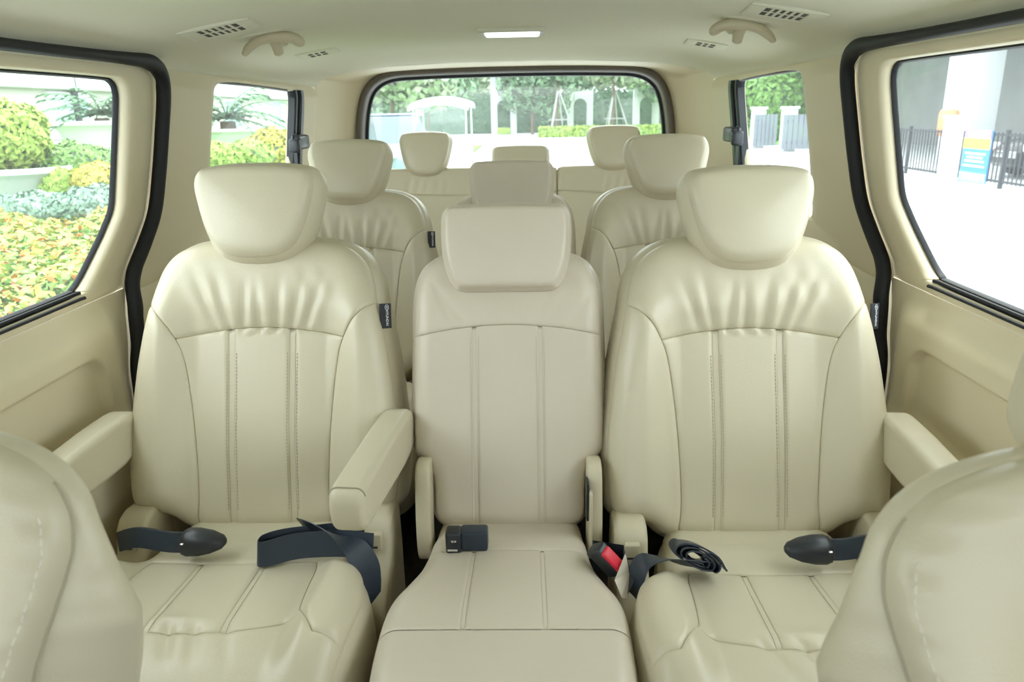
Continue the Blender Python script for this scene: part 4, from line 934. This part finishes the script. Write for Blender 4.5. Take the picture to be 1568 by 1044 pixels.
def wheel(parent, x, y, r, w):
    V = MB().lathe([(0.001, -w/2), (r*.6, -w/2), (r, -w/2+.02), (r, w/2-.02), (r*.6, w/2), (.001, w/2)], n=18)
    o = V.build('wheel', 'tyre', parent); o.data.transform(Matrix.Translation((x, y, r)) @ Matrix.Rotation(math.pi/2, 4, 'Y'))
    h = MB().lathe([(.001, w/2+.01), (r*.5, w/2+.008), (r*.55, w/2-.01)], n=14).build('hub', 'chrome', o); h.data.transform(Matrix.Translation((x, y, r)) @ Matrix.Rotation(math.pi/2*(1 if x > 0 else -1), 4, 'Y'))
c = atY(678, 170, 18.0); t = empty('golf_cart', (c[0], 18.0, GZ)); tag(t, 'golf cart with a white curved canopy roof behind the van', 'golf cart')
rows = []
for y, z in ((-1.0, 1.86), (-.9, 1.92), (-.4, 2.0), (.6, 2.02), (1.2, 1.97), (1.3, 1.9)):
    rows.append(np.array([(x, y, z+.13*(1-(x/.66)**2)-.06) for x in np.linspace(-.66, .66, 9)]))
V = np.concatenate(rows+[r-[0, 0, .035] for r in rows]); k = 54; F = gridf(6, 9)+[tuple(i+k for i in f[::-1]) for f in gridf(6, 9)]
F += [(j, j+1, j+1+k, j+k) for j in range(8)]+[(45+j, 46+j, 46+j+k, 45+j+k) for j in range(8)]+[(9*i, 9*i+9, 9*i+9+k, 9*i+k) for i in range(5)]+[(9*i+8, 9*i+17, 9*i+17+k, 9*i+8+k) for i in range(5)]
obj('roof', V, F, 'white_paint', t)
for x in (-.58, .58):
    for y in (-.75, .95): MB().tube([(x, y, .55), (x, y*.95, 1.93)], .022, 6).build('roof_post', 'white_paint', t)
MB().box(-.6, .6, -1.15, -.45, .25, .85, .12).build('front_cowl', 'car_white', t); MB().box(-.6, .6, -.45, 1.15, .25, .45, .05).build('chassis', 'cart_blue', t)
MB().box(-.56, .56, .1, .6, .45, .78, .06).build('seat', 'car_white', t); MB().box(-.56, .56, .55, .7, .7, 1.2, .05).build('backrest', 'car_white', t)
MB().box(-.55, .55, -.74, -.72, .85, 1.85).build('windscreen', 'glass', t, smooth=False); MB().box(-.5, -.36, -.76, -.73, 1.68, 1.8).build('sticker', 'cart_pink', t, smooth=False)
for x in (-.52, .52):
    for y in (-.8, .85): wheel(t, x, y, .22, .18)
def car(name, loc, rz, body, label, L=4.3, Wd=1.75, Hh=1.5):
    t = empty(name, loc, rz); tag(t, label, 'car', 'parked cars'); hw = Wd/2; rows = []
    st = [(-L/2, .35, .62, .62), (-L/2+.15, .25, .78, .8), (-L/2+.9, .22, .92, .95), (L*.02, .22, .98, 1.0), (L/2-.6, .24, 1.0, .98), (L/2-.05, .3, .95, .9), (L/2, .4, .8, .82)]
    for y, z0, z1, w in st: rows.append(np.array([(-hw*w, y, z0), (-hw*w, y, (z0+z1)/2+.08), (-hw*w*.93, y, z1), (0, y, z1+.03), (hw*w*.93, y, z1), (hw*w, y, (z0+z1)/2+.08), (hw*w, y, z0)]))
    MB().ring(rows, cap0=True, cap1=True).build('body', body, t, sharp=50); cb = []
    for y, z1, w in ((-L/2+1.0, .93, .88), (-L/2+1.75, Hh-.04, .72), (L*.12, Hh, .74), (L/2-.85, Hh-.05, .72), (L/2-.35, .98, .86)): cb.append(np.array([(-hw*.9, y, .92), (-hw*w, y, z1), (hw*w, y, z1), (hw*.9, y, .92)]))
    MB().ring(cb, closed=False).build('cabin_glass', 'car_glass', t, sharp=30); MB().box(-hw*.7, hw*.7, -L/2+1.8, L/2-.9, Hh-.02, Hh+.03, .02).build('roof', body, t)
    MB().box(-hw*.5, hw*.5, -L/2-.02, -L/2+.06, .48, .62, .01).build('grille', 'chrome', t)
    for s in (-1, 1):
        MB().box(s*hw*.78-.2, s*hw*.78+.2, -L/2+.04, -L/2+.2, .62, .80, .04).build('headlamp', 'headlamp', t)
        for y in (-L/2+.8, L/2-.8): wheel(t, s*(hw-.08), y, .31, .2)
    return t
c = atY(598, 190, 22); car('parked_car', (c[0], 22, GZ), .5, 'car_blue', 'pale blue parked car at the left of the rear window', 4.4, 1.8, 1.7)
c = atY(1024, 195, 24); car('parked_car', (c[0]+.9, 24, GZ), -.3, 'car_white', 'white parked car at the right edge of the rear window')

# right: railings, pillar and carport building
fx = 9.8
def fence(y0, y1, label):
    t = empty('iron_fence', (fx, y0, GZ)); tag(t, label, 'fence', 'iron fences'); L = y1-y0
    for z in (.12, 1.05): MB().box(-.02, .02, 0, L, z, z+.05).build('rail', 'iron', t, smooth=False)
    k = int(L/.14); me = None
    for i in range(k+1):
        y = L*i/k
        if me is None:
            o = MB().box(-.011, .011, -.011, .011, .1, 1.12).build('bar', 'iron', t, smooth=False); me = o.data
        else: o = bpy.data.objects.new('bar', me); COL.objects.link(o); o.parent = t
        o.location = (0, y, 0)
    for y in np.arange(0, L+.1, 1.75): MB().box(-.035, .035, y-.035, y+.035, 0, 1.18).build('fence_post', 'iron', t, smooth=False)
fence(9.0, 17.6, 'black iron railings right of the white pillar'); fence(18.3, 23.5, 'black iron railings left of the white pillar')
t = empty('gate_pillar', (fx, 17.95, GZ)); tag(t, 'slender white pillar between the iron railings', 'pillar'); MB().box(-.2, .2, -.2, .2, 0, 1.38, .02).build('shaft', 'white_paint', t); MB().box(-.24, .24, -.24, .24, 1.38, 1.45, .02).build('cap', 'white_paint', t)
t = empty('sign_board', (fx-.06, 16.95, GZ)); tag(t, 'purple, yellow and blue notice board on the iron railings', 'sign')
MB().box(0, .03, -.5, .5, .05, 1.16).build('board', 'sign_blue', t, smooth=False)
for z0, z1, m, nm in ((.98, 1.16, 'sign_purple', 'header_band'), (.76, .98, 'sign_yellow', 'yellow_band'), (.06, .26, 'sign_cyan', 'footer_band')): MB().box(-.008, 0, -.5, .5, z0, z1).build(nm, m, t, smooth=False)
for z, w in ((1.10, .38), (1.04, .32), (.66, .38), (.58, .30), (.50, .36), (.40, .40), (.20, .34), (.13, .27)):
    MB().box(-.012, -.002, -w, w, z-.02, z+.02).build('text_line', 'sign_white', t, smooth=False)
cp = empty('carport', (14, 0, GZ)); tag(cp, 'carport building with grey back wall and white column on the right', 'building')
MB().box(3.2, 3.5, 6, 40, 0, 5.5).build('back_wall', 'grey_wall', cp, smooth=False); MB().box(-1.5, 3.4, 6, 40, 4.6, 5.2).build('roof_slab', 'pale_wall', cp, smooth=False)
MB().box(2.0, 3.3, 6, 23.0, 0, 4.6).build('front_block', 'pale_wall', cp, smooth=False)
MB().box(-.9, .0, 23.6, 25.0, 0, 4.7, .02).build('column', 'white_paint', cp)
c = atY(1568, 275, 11.2); car('parked_car', (13.3, 18.2, GZ), -1.5708, 'car_black', 'black parked car behind the railings at the right edge')
t = empty('orange_barrel', (11.0, 20.6, GZ)); tag(t, 'orange lantern-shaped bin by the white pillar', 'bin'); MB().lathe([(.001, .9), (.2, .9), (.24, 1.0), (.24, 1.45), (.2, 1.55), (.001, 1.57)], n=16).build('drum', 'orange', t); MB().tube([(0, 0, 0), (0, 0, .92)], .05, 8).build('stand', 'iron', t)
for px, Y, l in ((1160, 34, 'left white gate post in the right quarter window'), (1207, 31, 'right white gate post in the right quarter window')):
    c = atY(px, 200, Y); t = empty('gate_pillar', (c[0], Y, GZ)); tag(t, l, 'pillar', 'white gate posts'); MB().box(-.25, .25, -.25, .25, 0, 1.6, .02).build('shaft', 'white_paint', t); MB().box(-.3, .3, -.3, .3, 1.6, 1.7, .02).build('cap', 'white_paint', t)
for px, Y, w, l in ((1172, 33.5, 1.0, 'grey gate leaf beside the left gate post'), (1222, 30.5, 1.2, 'grey gate leaf beside the right gate post')):
    c = atY(px, 200, Y); t = empty('gate_leaf', (c[0], Y, GZ)); tag(t, l, 'gate', 'grey gate leaves')
    for k in range(6): MB().box(-w/2+k*w/6, -w/2+k*w/6+w/7, -.03, .03, .1, 1.4).build('slat', 'slate', t, smooth=False)
    MB().box(-w/2, w/2, .03, .06, .3, .4).box(-w/2, w/2, .03, .06, 1.1, 1.2).build('rail', 'iron', t, smooth=False)
c = atY(1188, 178, 40); bush('clipped_tree', (c[0], 40, GZ+2.6), (1.7, 1.4, 2.6), 'leaf_mid', 'tall clipped green tree in the right quarter window', 4500, .17, 'trees beyond the gate', cat='tree')
c = atY(1150, 150, 46); bush('clipped_tree', (c[0], 46, GZ+3.6), (2.6, 2.2, 3.0), 'leaf_tree_pale', 'pale tree at the rear edge of the right quarter window', 4500, .24, 'trees beyond the gate', cat='tree', cm='leaf_tree')
c = atY(1190, 130, 52); bush('clipped_tree', (c[0], 52, GZ+5.2), (3.6, 2.6, 3.2), 'leaf_tree', 'tall tree above the clipped one in the right quarter window', 4500, .3, 'trees beyond the gate', cat='tree', cm='leaf_tree')
plane('lawn_strip', 8, 60, 36, 60, GZ+.05, 'lawn', 'strip of lawn beyond the gate on the right')
